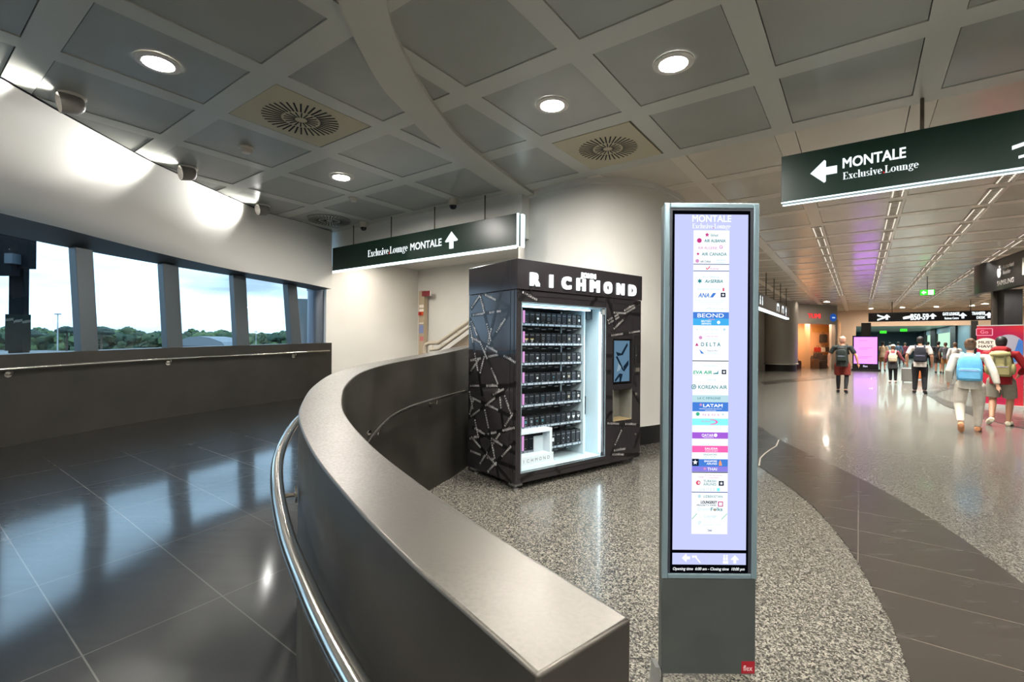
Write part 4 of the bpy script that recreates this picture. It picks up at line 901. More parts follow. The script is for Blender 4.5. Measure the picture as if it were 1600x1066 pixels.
# shelves and products
M_SHELF = pm('shelf_grey_blue', (30, 36, 42), .5, .2); M_RAILL = pm('shelf_label_rail', (96, 110, 124), .4); M_PINK = em('shelf_end_pink', (236, 170, 232), .95)
shelves = [(1.705, 1.838), (1.488, 1.610), (1.272, 1.39), (1.052, 1.165), (.815, .93), (.572, .685), (.315, .475)]
PB = [pm('box_black', (17, 20, 24), .4), pm('box_slate', (30, 35, 42), .4), pm('box_dark_blue', (22, 30, 40), .4)]
PRT = [em('p', (0, 0, 0), 0)] and [pm('print_white', (235, 240, 242), .5), pm('print_gold', (205, 175, 80), .4), pm('print_grey', (150, 158, 164), .5), pm('print_teal', (70, 130, 145), .5), pm('print_beige', (190, 184, 160), .5), pm('print_mauve', (120, 96, 106), .5)]
pattern = {0: {2: ('oval', 0), 4: ('ring', 2), 8: ('square', 4), 9: ('ring', 5), 10: ('blob', 0), 6: ('ring', 2)}, 1: {0: ('gold', 1), 1: ('gold', 1), 3: ('ring', 2), 4: ('ring', 2), 8: ('square', 4), 9: ('dot', 5), 10: ('blob', 0)},
           2: {2: ('oval', 0), 3: ('ring', 2), 8: ('square', 4), 9: ('ring', 5), 10: ('blob', 0)}, 3: {2: ('oval', 0), 5: ('drop', 3), 7: ('drop', 0), 8: ('square', 4), 9: ('ring', 5), 10: ('blob', 0)},
           4: {3: ('ring', 3), 8: ('square', 4), 9: ('ring', 2), 10: ('blob', 0), 5: ('dot', 2)}, 5: {0: ('square', 3), 1: ('square', 2), 2: ('drop', 3), 3: ('square', 3), 8: ('heart', 0), 9: ('heart', 0), 10: ('heart', 0)}, 6: {4: ('heart', 0), 5: ('tall', 0), 7: ('dot', 0), 8: ('dot', 0), 2: ('dot', 2)}}
SH = {'oval': [(-.016, 0), (-.011, .009), (.0, .013), (.011, .009), (.016, 0), (.011, -.009), (0, -.013), (-.011, -.009)], 'blob': [(-.015, -.008), (-.012, .012), (0, .016), (.012, .012), (.015, -.008), (.008, -.014), (-.008, -.014)],
      'square': [(-.014, -.014), (.014, -.014), (.014, .014), (-.014, .014)], 'heart': [(0, -.02), (.02, .004), (.018, .018), (.008, .02), (0, .012), (-.008, .02), (-.018, .018), (-.02, .004)], 'dot': [(-.006, -.006), (.006, -.006), (.006, .006), (-.006, .006)],
      'drop': [(0, -.014), (.012, .002), (.008, .012), (-.008, .012), (-.012, .002)], 'tall': [(-.012, -.02), (.012, -.02), (.016, .0), (.01, .024), (-.01, .024), (-.016, 0)], 'gold': [(-.026, .016), (.026, .016), (.026, .026), (-.026, .026)], 'ring': None}
look = {'oval': 'with a white oval', 'blob': 'with a white bottle picture', 'square': 'with a pale square picture', 'heart': 'with a white heart', 'dot': 'with a tiny dot', 'drop': 'with a small drop mark', 'tall': 'with a white flask picture', 'gold': 'with a gold band', 'ring': 'with a thin ring'}
rg = random.Random(11)
rows = ['top machine shelf', 'second machine shelf', 'third machine shelf', 'fourth machine shelf', 'fifth machine shelf', 'sixth machine shelf', 'lowest machine shelf']
for r_, (zb, zt) in enumerate(shelves):
    t_ = MB(); t_.obox(VF, .08, 1.198, zb - .012, zb - .004, -.6, -.25, 0); t_.build('shelf', [M_SHELF], VMT)
    t_ = MB(); t_.obox(VF, .09, 1.198, zb - .026, zb + .002, -.252, -.245, 0)
    for k in range(22): 
        s_ = .1 + k * .05 + rg.uniform(0, .01); t_.obox(VF, s_, s_ + rg.choice((.03, .045)), zb - .024, zb - .004, -.2455, -.2435, 1)
    for k in range(9):
        s_ = .3 + k * .1; t_.obox(VF, s_, s_ + .06, zb - .055 - .012 * (k % 2), zb - .045 - .012 * (k % 2), -.30, -.298, 2)
    t_.build('label_rail', [M_RAILL, pm('label_white', (190, 204, 214), .5), pm('label_dim', (120, 132, 142), .5)], VMT)
    t_ = MB(); t_.obox(VF, .282, .300, zb + .004, zt + .005, -.25, -.235); t_.build('shelf_end_marker', [M_PINK], VMT)
    hh = zt - zb
    for k in range(11):
        c = .342 + k * .0815; kind, col = pattern.get(r_, {}).get(k, (None, 0)); pl = 'leftmost' if k == 0 else 'rightmost' if k == 10 else ORD[k] + ' from left'
        lab = 'black box %s, %s on the %s' % (look[kind] if kind else 'with plain front', pl, rows[r_])
        PT = thing('product_box', lab, 'product box', VF.p(c, zb, -.30), MROT, 'boxes on the vending machine shelves')
        b_ = MB(); b_.obox(VF, c - .034, c + .034, zb, zt - .012, -.34, -.26, 0); b_.obox(VF, c - .012, c + .012, zt - .012, zt - .006, -.34, -.262, 0); b_.build('carton', [rg.choice(PB)], PT, bevel=.0015)
        b_ = MB(); F = Fr(VF.p(c, zb, -.2592), VF.x, VF.y, VF.z); b_.poly([(-.024, hh * .72), (.024, hh * .72), (.024, hh * .76), (-.024, hh * .76)], F, 0, 2)
        b_.poly([(-.007, hh * .1), (.002, hh * .1), (.002, hh * .13), (-.007, hh * .13)], F, 0, 0)
        if kind == 'gold': b_.poly([(a1, b1 + hh * .2) for a1, b1 in SH['gold']], F, .0004, 1); b_.poly([(-.02, hh * .34), (0, hh * .12), (.02, hh * .34)], F, .0004, 2)
        elif kind == 'ring':
            for q in range(14):
                t0, t1 = 2 * math.pi * q / 14, 2 * math.pi * (q + 1) / 14; f_ = lambda t, rr: (rr * math.cos(t), hh * .42 + rr * math.sin(t)); b_.poly([f_(t0, .012), f_(t1, .012), f_(t1, .015), f_(t0, .015)][::-1] if False else [f_(t0, .015), f_(t1, .015), f_(t1, .012), f_(t0, .012)], F, .0004, col)
        elif kind: b_.poly([(x_, y_ + hh * .42) for x_, y_ in SH[kind]], F, .0004, col)
        b_.build('print', PRT, PT)
# white display stand in the lower left of the case
ds = thing('display_stand', 'white display stand with RICHMOND on its base inside the vending machine', 'display stand', VF.p(.35, .166, -.15), MROT)
a = MB()
for s0, s1, z0, z1, d0, d1 in ((.08, .58, .53, .565, -.21, -.09), (.545, .58, .30, .53, -.21, -.09), (.08, .62, .166, .20, -.22, -.075), (.08, .60, .20, .30, -.215, -.09), (.41, .545, .30, .47, -.21, -.2)): a.obox(VF, s0, s1, z0, z1, d0, d1)
a.build('stand', [pm('display_white', (226, 238, 244), .35)], ds, bevel=.002)
a = MB(); F = Fr(VF.p(.12, .215, -.0895), VF.x, VF.y, VF.z)
for k, ch in enumerate('RICHMOND'): a.text(ch, Fr(F.p(k * .058, .018, 0), F.x, F.y, F.z), .034, None, .0, center=True)
a.build('lettering', [pm('display_print', (90, 96, 102), .5)], ds)
# touch screen, delivery slot, card reader, feet
a = MB(); a.obox(VF, 1.464, 1.784, 1.01, 1.54, -.04, .008); a.build('touch_screen', [pm('screen_bezel_black', (9, 9, 11), .2)], VMT, bevel=.003)
a = MB(); F = Fr(VF.p(1.48, 1.03, .0085), VF.x, VF.y, VF.z); a.poly([(0, 0), (.288, 0), (.288, .495), (0, .495)], F, 0, 0)
a.poly([(.03, .36), (.13, .34), (.24, .47), (.255, .44), (.16, .32), (.06, .31)], F, .0004, 1); a.poly([(.03, .3), (.06, .31), (.16, .17), (.2, .12), (.16, .13)], F, .0004, 1); a.poly([(.01, .02), (.1, .1), (.16, .09), (.13, .0), (.1, 0), (.1, .06), (.03, 0)], F, .0004, 1); a.poly([(.17, .18), (.27, .26), (.27, .2), (.19, .12)], F, .0004, 1); a.poly([(.08, .22), (.05, .12), (.11, .14), (.13, .18)], F, .0004, 2)
a.build('screen_picture', [em('screen_blue', (120, 160, 190), .55), em('screen_ribbon', (34, 52, 70), .5), em('screen_pale', (170, 196, 214), .6)], VMT)
a = MB(); a.obox(VF, 1.474, 1.83, .556, .936, -.2, -.19, 0); a.obox(VF, 1.474, 1.484, .556, .936, -.19, -.0, 0); a.obox(VF, 1.82, 1.83, .556, .936, -.19, 0, 0); a.obox(VF, 1.484, 1.82, .926, .936, -.19, 0, 1); a.obox(VF, 1.484, 1.82, .556, .566, -.19, .004, 2); a.build('delivery_slot', [pm('slot_steel', (138, 138, 130), .35, .4), M_CABD, pm('slot_sill', (170, 150, 110), .4, .3)], VMT)
a = MB(); a.obox(VF, 1.842, 1.968, 1.1, 1.6, 0, .014, 0); a.obox(VF, 1.86, 1.95, 1.24, 1.48, .014, .03, 1); a.build('card_reader', [M_CABD, M_BLACK], VMT, bevel=.004)
a = MB(); a.obox(VF, 1.87, 1.94, 1.14, 1.19, .014, .03, 0); a.tube([VF.p(1.868, 1.33, .03), VF.p(1.868, 1.36, .035)], .006, 8, 0); a.lathe([(.02, 0), (.02, .012)], Fr(VF.p(1.905, .86, 0), VF.x, VF.y, VF.z), 16); a.lathe([(.014, 0), (.014, .008)], Fr(VF.p(1.9, .36, 0), VF.x, VF.y, VF.z), 14); a.build('lock', [pm('lock_chrome', (170, 165, 155), .25, .9)], VMT, smooth=.7)
for s_, d_ in ((.05, -.06), (1.93, -.06), (.05, -MD + .1), (1.93, -MD + .1), (.20, -.35), (1.78, -.35)):
    a = MB(); a.obox(VF, s_ - .05, s_ + .05, .04, H0, d_ - .05, d_ + .05, 0); a.tube([VF.p(s_, .045, d_), VF.p(s_, .012, d_)], .012, 8, 1); a.lathe([(.032, 0), (.03, .012)], Fr(VF.p(s_, 0, d_), E1, E2, (0, 0, 1)), 16, 1); a.build('foot', [pm('foot_bracket', (120, 120, 118), .4, .6), pm('foot_steel', (150, 150, 148), .35, .8)], VMT, smooth=.6)
# ================================================================== DIGITAL TOTEM
KX, KY, KW = .8425, 2.0, .2005
KT = thing('digital_totem', 'tall steel-framed digital totem listing airlines under MONTALE Exclusive Lounge', 'digital totem', (KX, KY + .06, 0))
KF = Fr((KX, KY, 0), (1, 0, 0), (0, 0, 1), (0, -1, 0))
M_KFR = pm('totem_brushed_aluminium', (132, 154, 162), .25, .6); M_KGR = noisy('totem_grey_panel', (50, 56, 55), (57, 62, 60), 6, .42)
a = MB(); a.obox(KF, -KW + .003, KW - .003, .10, 2.092, -.06, -.012); a.build('case', [M_KGR], KT, bevel=.006)
a = MB(); w = KW; a.obox(KF, -w, -w + .024, .505, 2.095, -.012, 0); a.obox(KF, w - .024, w, .505, 2.095, -.012, 0); a.obox(KF, -w + .024, w - .024, 2.072, 2.095, -.012, 0); a.obox(KF, -w + .024, w - .024, .505, .526, -.012, 0); a.build('frame', [M_KFR], KT, bevel=.004)
a = MB(); a.obox(KF, -w + .024, w - .024, .526, 2.072, -.012, -.004); a.build('bezel', [pm('totem_bezel', (40, 44, 52), .35)], KT)
a = MB(); a.obox(KF, -w + .003, w - .003, .101, .503, -.012, -.004); a.build('lower_panel', [M_KGR], KT, bevel=.003)
a = MB(); F = Fr(KF.p(w - .062, .105, -.0035), KF.x, KF.y, KF.z); a.poly([(0, 0), (.056, 0), (.056, .052), (0, .052)], F, 0, 0); a.text('flex', Fr(F.p(.008, .012, .0005), F.x, F.y, F.z), .022, .038, 0, m=1); a.build('badge', [pm('badge_red', (140, 8, 28), .4), pm('badge_print', (215, 190, 190), .5)], KT)
a = MB(); a.obox(KF, -w + .012, w - .012, .0, .10, -.06, -.02); a.build('base', [pm('mirror_base', (210, 210, 205), .06, 1.0)], KT)
a = MB(); a.prism([(-w - .028, .0), (-w - .0, .0), (-w - .0, .115), (-w - .02, .118)], KF, -.08, -.02); a.build('base_wing', [pm('wing_steel', (150, 152, 150), .3, .8)], KT)
# screen picture
S = .0027049
Kc = Fr(KF.p(-.0015, 1.5, -.0032), KF.x, KF.y, KF.z)
yy = lambda py: (534 - py) * S
SCM = [em('k_lavender', (196, 202, 244), 1.0), em('k_white', (250, 254, 255), 1.05), em('k_black', (10, 12, 20), .4), em('k_navy', (66, 92, 160), .8), em('k_teal', (40, 140, 150), .9), em('k_blue', (72, 128, 215), 1.0), em('k_sky', (70, 176, 236), 1.0), em('k_magenta', (205, 60, 140), .9),
       em('k_violet', (166, 96, 216), 1.0), em('k_pink', (248, 104, 178), 1.0), em('k_aqua', (140, 244, 244), 1.0), em('k_pale', (186, 220, 228), 1.0), em('k_purple', (140, 130, 225), 1.0), em('k_green', (70, 190, 150), .9), em('k_dark', (28, 44, 76), .6), em('k_orange', (240, 160, 110), 1.0), em('k_rose', (214, 150, 200), 1.0), em('k_grey', (120, 140, 160), .8), em('k_red', (225, 70, 110), .9)]
LAV, WHI, BLK, NAV, TEA, BLU, SKY, MAG, VIO, PNK, AQU, PAL, PUR, GRN, DRK, ORA, ROS, GRY, RED = range(19)
a = MB()
def rect(x0, x1, y0, y1, m, z=0.0): a.poly([(x0 * S, yy(y1)), (x1 * S, yy(y1)), (x1 * S, yy(y0)), (x0 * S, yy(y0))], Kc, z, m)
def line(s_, x0, x1, ybase, cap, m, bold=.01, it=0.0): a.text(s_, Fr(Kc.p(x0 * S, yy(ybase), .0012), Kc.x, Kc.y, Kc.z), cap * S, (x1 - x0) * S, bold, m=m, italic=it)
def dot(x, y, r, m): a.lathe([(.0001, 0), (r * S, 0)], Fr(Kc.p(x * S, yy(y), .0011), Kc.x, Kc.y, Kc.z), 14, m, cap0=False, cap1=False)
def star(x, y, r, m, n=5):
    P = []
    for k in range(2 * n): q = r if k % 2 == 0 else r * .45; t = math.pi / 2 + math.pi * k / n; P.append((x * S + q * S * math.cos(t), yy(y) + q * S * math.sin(t)))
    c = Kc
    for k in range(2 * n): a.poly([(x * S, yy(y)), P[k], P[(k + 1) % (2 * n)]], Kc, .0016, m)
rect(-61, 61, 326, 893, BLK, -.0006); rect(-57.5, 57.5, 332, 857, LAV); rect(-57.5, 57.5, 862, 880, LAV)
line('MONTALE', -30, 30.5, 343.5, 10, WHI, .018)
F = Fr(Kc.p(-30 * S, yy(354), .0012), Kc.x, Kc.y, Kc.z); tst = MB(); w9 = roman(tst, 'Exclusive.Lounge', F, 7.5 * S); roman(a, 'Exclusive.Lounge', F, 7.5 * S, WHI, RED, 0, 60 * S / w9)
rect(-28, 28, 357, 832, WHI, .0005)
star(-7, 364, 4, MAG); dot(-7, 364, 1.8, RED); line('Etihad', -1, 10, 366.5, 4, TEA)
dot(-19, 373, 3.8, MAG); line('AIR ALBANIA', -11, 22, 375.5, 4.5, TEA, .02)
line('AIR ALGERIE', -21, 9, 386.5, 4, ROS, .015); dot(15, 383, 3, ROS); dot(15, 383, 2, WHI)
star(-21, 394, 3, MAG); line('AIR CANADA', -15, 24, 396.5, 4.6, TEA, .015)
dot(-22, 405, 3, ROS); line('AIR CHINA', -17, -1, 407.5, 3, GRY, .02); rect(4, 4.4, 401, 409, PAL, .001); line('AIR INDIA', 8, 22, 405, 2.4, PAL, .02); line('EXPRESS', 8, 22, 408.5, 2, PAL, .02)
rect(-28, 28, 409.5, 410.7, NAV, .001); rect(-28, 28, 420, 421.2, NAV, .001)
a.poly([(-9 * S, yy(414)), (-6 * S, yy(417)), (-1 * S, yy(411)), (-3 * S, yy(416)), (-7 * S, yy(419))][::-1], Kc, .001, RED); line('Austrian', -2, 12, 418.5, 3.2, ROS)
line('Air Malta', -14, 12, 431.5, 3, PAL, .01); star(-18, 436.5, 4.5, TEA, 6); line('AirSERBIA', -10, 18, 439, 4.8, TEA, .02, .2)
line('American Airlines', -22, 14, 450.5, 3.2, PAL, .01); rect(18, 20.5, 447, 452, RED, .001)
line('ANA', -20, -3, 462, 6.6, BLU, .02, .2); a.poly([(-2 * S, yy(462)), (3 * S, yy(462)), (8 * S, yy(455)), (3 * S, yy(455))], Kc, .001, BLU); rect(15, 22.5, 454.5, 461.5, DRK, .001); star(18.7, 458, 2.6, WHI)
for y, w1 in ((466, 25), (469.2, 19), (472.2, 13)): line('Business Class Platinum Gold Members', -w1, w1, y + 1, 1.5, PAL)
line('Azul', -8, 18, 480, 2, PAL)
rect(-28, 28, 485, 495, BLU, .001); line('BEOND', -21, 20, 493.3, 6, WHI, .01); rect(-28, 28, 495, 505.8, SKY, .001); line('BRITISH', -15, 0, 500.5, 2.6, WHI, .02); line('AIRWAYS', -15, 0, 504.4, 2.6, WHI, .02); dot(12, 501, 2.6, WHI); rect(-4, 6, 496, 497, ROS, .0013)
a.poly([(-23 * S, yy(510)), (-20 * S, yy(513.5)), (-22 * S, yy(512.5))][::-1], Kc, .001, GRN); line('CATHAY PACIFIC', -18, 13, 513.5, 2.6, PAL); dot(21, 512, 2, PAL)
line('Condor Airlines', -14, 13, 519, 1.6, PAL); dot(-16, 525, 2.8, ROS); line('CHINA EASTERN', -9, 11, 524, 1.8, ROS); line('AIRLINES', -9, 11, 527.5, 1.6, PAL)
a.poly([(-24.5 * S, yy(538)), (-19 * S, yy(538)), (-21.7 * S, yy(533))], Kc, .001, MAG); line('D E L T A', -15, 15, 538.3, 5.6, TEA, .02)
a.poly([(-18 * S, yy(543)), (-10 * S, yy(550)), (-15 * S, yy(550))][::-1], Kc, .001, BLU); line('EgyptAir', -5, 12, 546, 1.8, GRY); line('SkyTeam', -5, 12, 550, 2.4, PAL, .01)
rect(-28.5, 28, 560.7, 562, DRK, .001); line('ETHIOPIAN', -10, 10, 570, 2.2, PAL)
line('EVA AIR', -27, 2, 581.8, 5, GRN, .03, .15); a.poly([(4 * S, yy(581.8)), (12 * S, yy(581.8)), (12.5 * S, yy(575)), (10.5 * S, yy(579.5)), (4 * S, yy(580.5))], Kc, .001, TEA); rect(17.5, 24.5, 575, 582, DRK, .001); star(21, 578.5, 2.6, WHI)
line('FINN AIR', -5, 9, 592, 2.2, PAL, .02); dot(-26, 602, 3.9, TEA); dot(-26, 602, 2.8, WHI); dot(-26, 602, 1.6, TEA); line('KOREAN AIR', -19, 26, 605, 5.4, TEA, .015)
for y, w1 in ((607.5, 12), (611.5, 9), (614, 20)): line('Business Class Passengers Platinum', -w1, w1, y, 1.4, PAL)
rect(-28, 28, 615, 626, PAL, .0008); rect(-28, 28, 615, 626, AQU, .0007); line('LA C MPAGNIE', -20, 16, 621.5, 3.6, TEA, .0)
rect(-28, 28, 626, 640.3, BLU, .001); line('LATAM', -11, 19, 633.5, 4.6, WHI, .03); star(-15, 630, 3, ROS); line('PREMIUM BUSINESS AND BLACK', -17, 18, 637, 1.3, WHI); line('SIGNATURE', -8, 9, 639.6, 1.3, WHI)
dot(-19.5, 644.5, 3, GRN); line('N E O S', -12, 14, 647, 3, ROS, .02); dot(20, 645, 1.6, PAL)
rect(-28, 28, 651.5, 662, AQU, .001); line('AirAsia', -14, 0, 657, 2.4, ROS)
for q in range(10):
    t0, t1 = math.radians(-90 + 18 * q), math.radians(-90 + 18 * (q + 1)); f_ = lambda t, r1, r2, x: ((x + r1 * math.cos(t)) * S, yy(656.8) + r2 * S * math.sin(t))
    a.poly([f_(t0, 12, 4.2, 0), f_(t1, 12, 4.2, 0), f_(t1, 9, 3, 0), f_(t0, 9, 3, 0)], Kc, .0013, PNK)
line('Oman Air', -20, 20, 668, 1.6, PAL)
rect(-28, 28, 673, 683, VIO, .001); line('QATAR', -13, 5, 679.8, 4.2, WHI, .015); dot(8.5, 677.5, 2.8, WHI); line('AIRWAYS', -9, 5, 681.8, 1.2, WHI)
line('royal air maroc', -14, 13, 692, 2.0, PAL); rect(-28, 28, 694, 704.5, PNK, .001); line('SAUDIA', -8, 12, 700, 3, WHI, .02); line('AIRLINES', -8, 12, 703, 1.6, WHI)
line('SINGAPORE', -10, 11, 709, 2.4, TEA); line('SAS AIR', -11, 10, 713, 2.6, PAL)
rect(-28, 28, 715, 726.5, BLU, .001); rect(-28, -17.5, 714.5, 725.5, DRK, .0013); star(-23, 720, 4.2, WHI); line('SINGAPORE', -9, 11, 719.5, 2.8, WHI, .02); line('AIRLINES', -5, 11, 723.4, 2.6, WHI, .02); a.poly([(14 * S, yy(725)), (19 * S, yy(725)), (18 * S, yy(720)), (16 * S, yy(716)), (14 * S, yy(720))], Kc, .0013, ORA)
rect(-28, 28, 726.5, 734.8, PUR, .001); line('THAI', -4, 11, 732.6, 4.4, WHI, .01); star(-8, 730, 3, ROS); rect(-28, 28, 735, 736.4, DRK, .001)
line('Tunisair', -18, -9, 744, 2.6, ROS); line('Turkmenistan', -8, 20, 741, 2, ROS); line('TURKMEN', -4, 14, 745, 2, ROS)
dot(-18, 752, 3.6, RED); dot(-17.4, 752, 2, WHI); line('TURKISH', -10, 10, 751.2, 3.6, TEA, .01); line('AIRLINES', -10, 10, 756, 3.6, TEA, .01); rect(14, 22, 749, 756.5, DRK, .001); star(18, 752.7, 2.8, WHI)
line('U N I T E D', -16, 8, 764.2, 3.6, PAL, .02); rect(11, 16, 760, 765, AQU, .001); rect(-28, 28, 766, 767.3, NAV, .001)
dot(-16, 773, 2.6, PAL); line('UZBEKISTAN', -10, 20, 775, 3.4, TEA, .01); line('airways', 8, 20, 778, 1.6, PAL)
line('LOUNGEKEY', -14, 11, 784.4, 4.2, DRK, .03, .15); line('PRIORITY PASS', -20, 10, 788.2, 2.4, GRY, .03); rect(13, 21, 781, 789, MAG, .001); rect(14.4, 19.6, 782.4, 787.6, WHI, .0013)
line('Dream', -19, 2, 795.6, 5, PAL, .0); line('Folks', 2, 20, 795.6, 5, TEA, .02); dot(8.5, 794, 2, ORA)
line('Lounge', -8, 11, 806, 4, PAL, .01); line('pass', -2, 3, 809, 1.6, PAL)
for x0, x1 in ((-28, -19), (18, 28)): a.poly([(x0 * S, yy(809)), ((x0 + 1.2) * S, yy(809)), (x1 * S, yy(800)), ((x1 - 1.2) * S, yy(800))], Kc, .001, GRN)
line('P', -17, -13, 818, 6, PAL); line('passenger suite', -10, 16, 818.4, 1.8, PAL); line('TAV', -3, 4, 828, 3, NAV, .03)
arrow(a, Kc, -36 * S, yy(869.5), 13 * S, 'l', .001, WHI); arrow(a, Kc, 40 * S, yy(871.5), 13 * S, 'u', .001, WHI); rect(0, .5, 864, 878, PAL, .001)
for x in (-25, -21): dot(x, 867.5, 1.9, WHI)
a.poly([(-22 * S, yy(869)), (-20 * S, yy(868)), (-13 * S, yy(877)), (-15 * S, yy(877))], Kc, .001, WHI)
for x in (23.5, 27.5): dot(x, 866, 1.5, WHI); rect(x - 1.5, x + 1.5, 868, 873, WHI, .001)
rect(21.5, 29.5, 874, 878, WHI, .001)
line('Opening time  6:00 am - Closing time  10:00 pm', -57, 55, 888.5, 4.2, WHI, .012, .2)
a.build('screen', SCM, KT)
for i_ in ():
    pass
# ================================================================== FAR SHOPS
# luggage shop: facade band, grey round column, lit room with goods
p0, p1 = Vector((16.35, 27.7, 0)), Vector((19.75, 28.75, 0)); SX = (p1 - p0).normalized(); SFR = Fr(p0, SX, (0, 0, 1), SX.cross(Vector((0, 0, 1)))); L_ = (p1 - p0).length
if SFR.z.dot(Vector((0, -1, 0))) < 0: SFR.z = -SFR.z
M_FASC = pm('shop_band_grey', (136, 132, 126), .4, .2); M_SHOPW = pm('shop_warm_wall', (226, 176, 128), .6)
w = MB(); w.obox(SFR, -.3, L_, 2.72, 3.95, -.25, 0); w.obox(SFR, L_ - .14, L_, 0, 2.72, -.25, 0)
w.struct('wall_shop_band', [M_FASC])
SK_ = Fr(p0, SX, (0, 0, 1), -UX)        # the room runs back along the corridor wall
w = MB()
def slab(s0, s1, z0, z1, d0, d1):
    P = [SK_.o + SX * s_ + Vector((0, 0, z)) + SK_.z * d for d in (d0, d1) for z in (z0, z1) for s_ in (s0, s1)]
    w.add(P, [(0, 2, 3, 1), (4, 5, 7, 6), (0, 1, 5, 4), (2, 6, 7, 3), (0, 4, 6, 2), (1, 3, 7, 5)])
slab(-.2, L_ + .1, 0, 3.0, -4.3, -4.2); slab(-.3, -.2, 0, 3.0, -4.3, -.25); slab(L_ - .05, L_ + .05, 0, 3, -4.3, -.25); slab(-.3, L_ + .1, 2.9, 3.0, -4.3, -.25); slab(.75, 1.15, 0, 2.9, -2.4, -2.2)
w.struct('wall_shop_room', [M_SHOPW])
w = MB(); slab(1.2, L_ - .06, 2.3, 2.7, -4.19, -4.1); w.struct('trim_shop', [pm('shop_gold_band', (214, 160, 84), .5)])
lamp('lamp_shop_ceiling', 'AREA', SFR.p(1.9, 2.85, 0) + UX * 1.7, 95, (1, .80, .58), 1.6)
t = thing('shop_sign', 'small red lit lettering on the grey shop band', 'sign', SFR.p(2.0, 3.0, .01))
a = MB(); a.text('TUMI', Fr(SFR.p(1.25, 3.06, .01), SFR.x, SFR.y, SFR.z), .26, .95, .03, depth=.02); a.build('lettering', [em('shop_red_light', (240, 60, 60), 1.2)], t)
t = thing('shop_sign', 'round blue sign on the grey shop band', 'sign', SFR.p(3.2, 2.95, .02))
a = MB(); a.lathe([(.24, 0), (.24, .04)], Fr(SFR.p(3.2, 3.12, .01), SFR.x, SFR.y, SFR.z), 24); a.build('disc', [em('blue_sign', (40, 90, 180), .7)], t)
a = MB(); a.poly([(-.12, -.04), (.12, -.04), (.12, .04), (-.12, .04)], Fr(SFR.p(3.2, 3.12, .052), SFR.x, SFR.y, SFR.z)); a.build('bar', [em('blue_sign_bar', (190, 215, 245), .9)], t)
gc = MB(); c0 = Vector((15.15, 26.9, 0)); gc.lathe([(.95, .34), (.95, 3.9)], Fr(c0, (1, 0, 0), (0, 1, 0), (0, 0, 1)), 40, 0); gc.lathe([(.9, 0), (.9, .34)], Fr(c0, (1, 0, 0), (0, 1, 0), (0, 0, 1)), 40, 1); gc.lathe([(.96, .34), (1.0, .36), (1.0, .42), (.96, .44)], Fr(c0, (1, 0, 0), (0, 1, 0), (0, 0, 1)), 40, 2, cap0=False, cap1=False)
gc.struct('column_grey', [pm('grey_column_metal', (142, 139, 132), .36, .35), M_BLACK, pm('column_rail', (180, 178, 170), .25, .8)], smooth=.6)
w = MB(); w.obox(Fr(Vector((11.0, 25.6, 0)), (1, .33, 0), (0, 0, 1)), -3, 3.6, 0, 3.95, -.2, 0); w.struct('wall_corridor_left', [pm('grey_corridor_wall', (146, 142, 134), .5)])
# goods in the shop
def bag(s_, z, d, w_, h_, col, label, group='bags in the luggage shop'):
    P = SFR.p(s_, z, 0) - UX * d; t = thing('travel_bag', label, 'bag', P, 0, group); F = Fr(P, SFR.x, SFR.y, SFR.z)
    a = MB(); r = .2; pts = [(-w_ / 2, .02), (-w_ / 2 * .9, 0), (w_ / 2 * .9, 0), (w_ / 2, .02), (w_ / 2, h_ * .8), (w_ / 2 * .8, h_), (-w_ / 2 * .8, h_), (-w_ / 2, h_ * .8)]
    a.prism(pts, F, -.11, .11); a.build('body', [pm('bag_%d_%d_%d' % col, col, .55)], t, bevel=.01)
    a = MB(); a.tube([F.p(-w_ * .2, h_, 0), F.p(-w_ * .15, h_ + .1, 0), F.p(w_ * .15, h_ + .1, 0), F.p(w_ * .2, h_, 0)], .014, 6); a.build('handle', [M_BLACK], t)
bag(2.15, 1.62, -3.95, .46, .55, (60, 58, 54), 'grey backpack displayed high on the back wall of the lit shop'); bag(1.65, 1.0, -3.9, .34, .3, (170, 40, 26), 'small red bag on the shop shelf'); bag(2.05, 1.0, -3.9, .3, .3, (216, 200, 180), 'small cream bag on the shop shelf, between the red and the dark one'); bag(2.42, 1.0, -3.9, .42, .32, (50, 44, 40), 'dark bag on the shop shelf, right of the cream one')
bag(1.5, .0, -3.0, .5, .75, (92, 74, 60), 'brown upright suitcase on the shop floor'); bag(1.85, .0, -2.0, .55, .95, (66, 52, 46), 'dark brown suitcase in the middle of the shop floor'); bag(2.25, .0, -2.7, .5, .8, (48, 38, 34), 'black suitcase beside the dark brown one on the shop floor')
bag(1.7, .0, -1.2, .45, .6, (120, 78, 50), 'tan suitcase standing in front of the dark ones'); bag(2.3, .0, -1.15, .45, .5, (58, 44, 40), 'low dark bag at the front of the shop'); bag(.32, .0, -.9, .45, .5, (70, 20, 18), 'dark red bag just inside the shop entrance')
t = thing('shop_shelf', 'wooden wall shelf inside the lit luggage shop', 'shelf', SFR.p(2.1, .9, 0) + UX * 3.95)
a = w = MB(); slab(1.3, 3.1, .95, .998, -4.19, -3.7); a.build('board', [pm('shelf_wood', (150, 104, 62), .5)], t)
for u_ in (44, 50, 57, 66): lamp('fill_far_hall', 'AREA', UV(u_, 2.5, 3.0), 300, (.80, 1.0, .95), 6.0)  # area lights added to brighten the far hall, without any fixtures
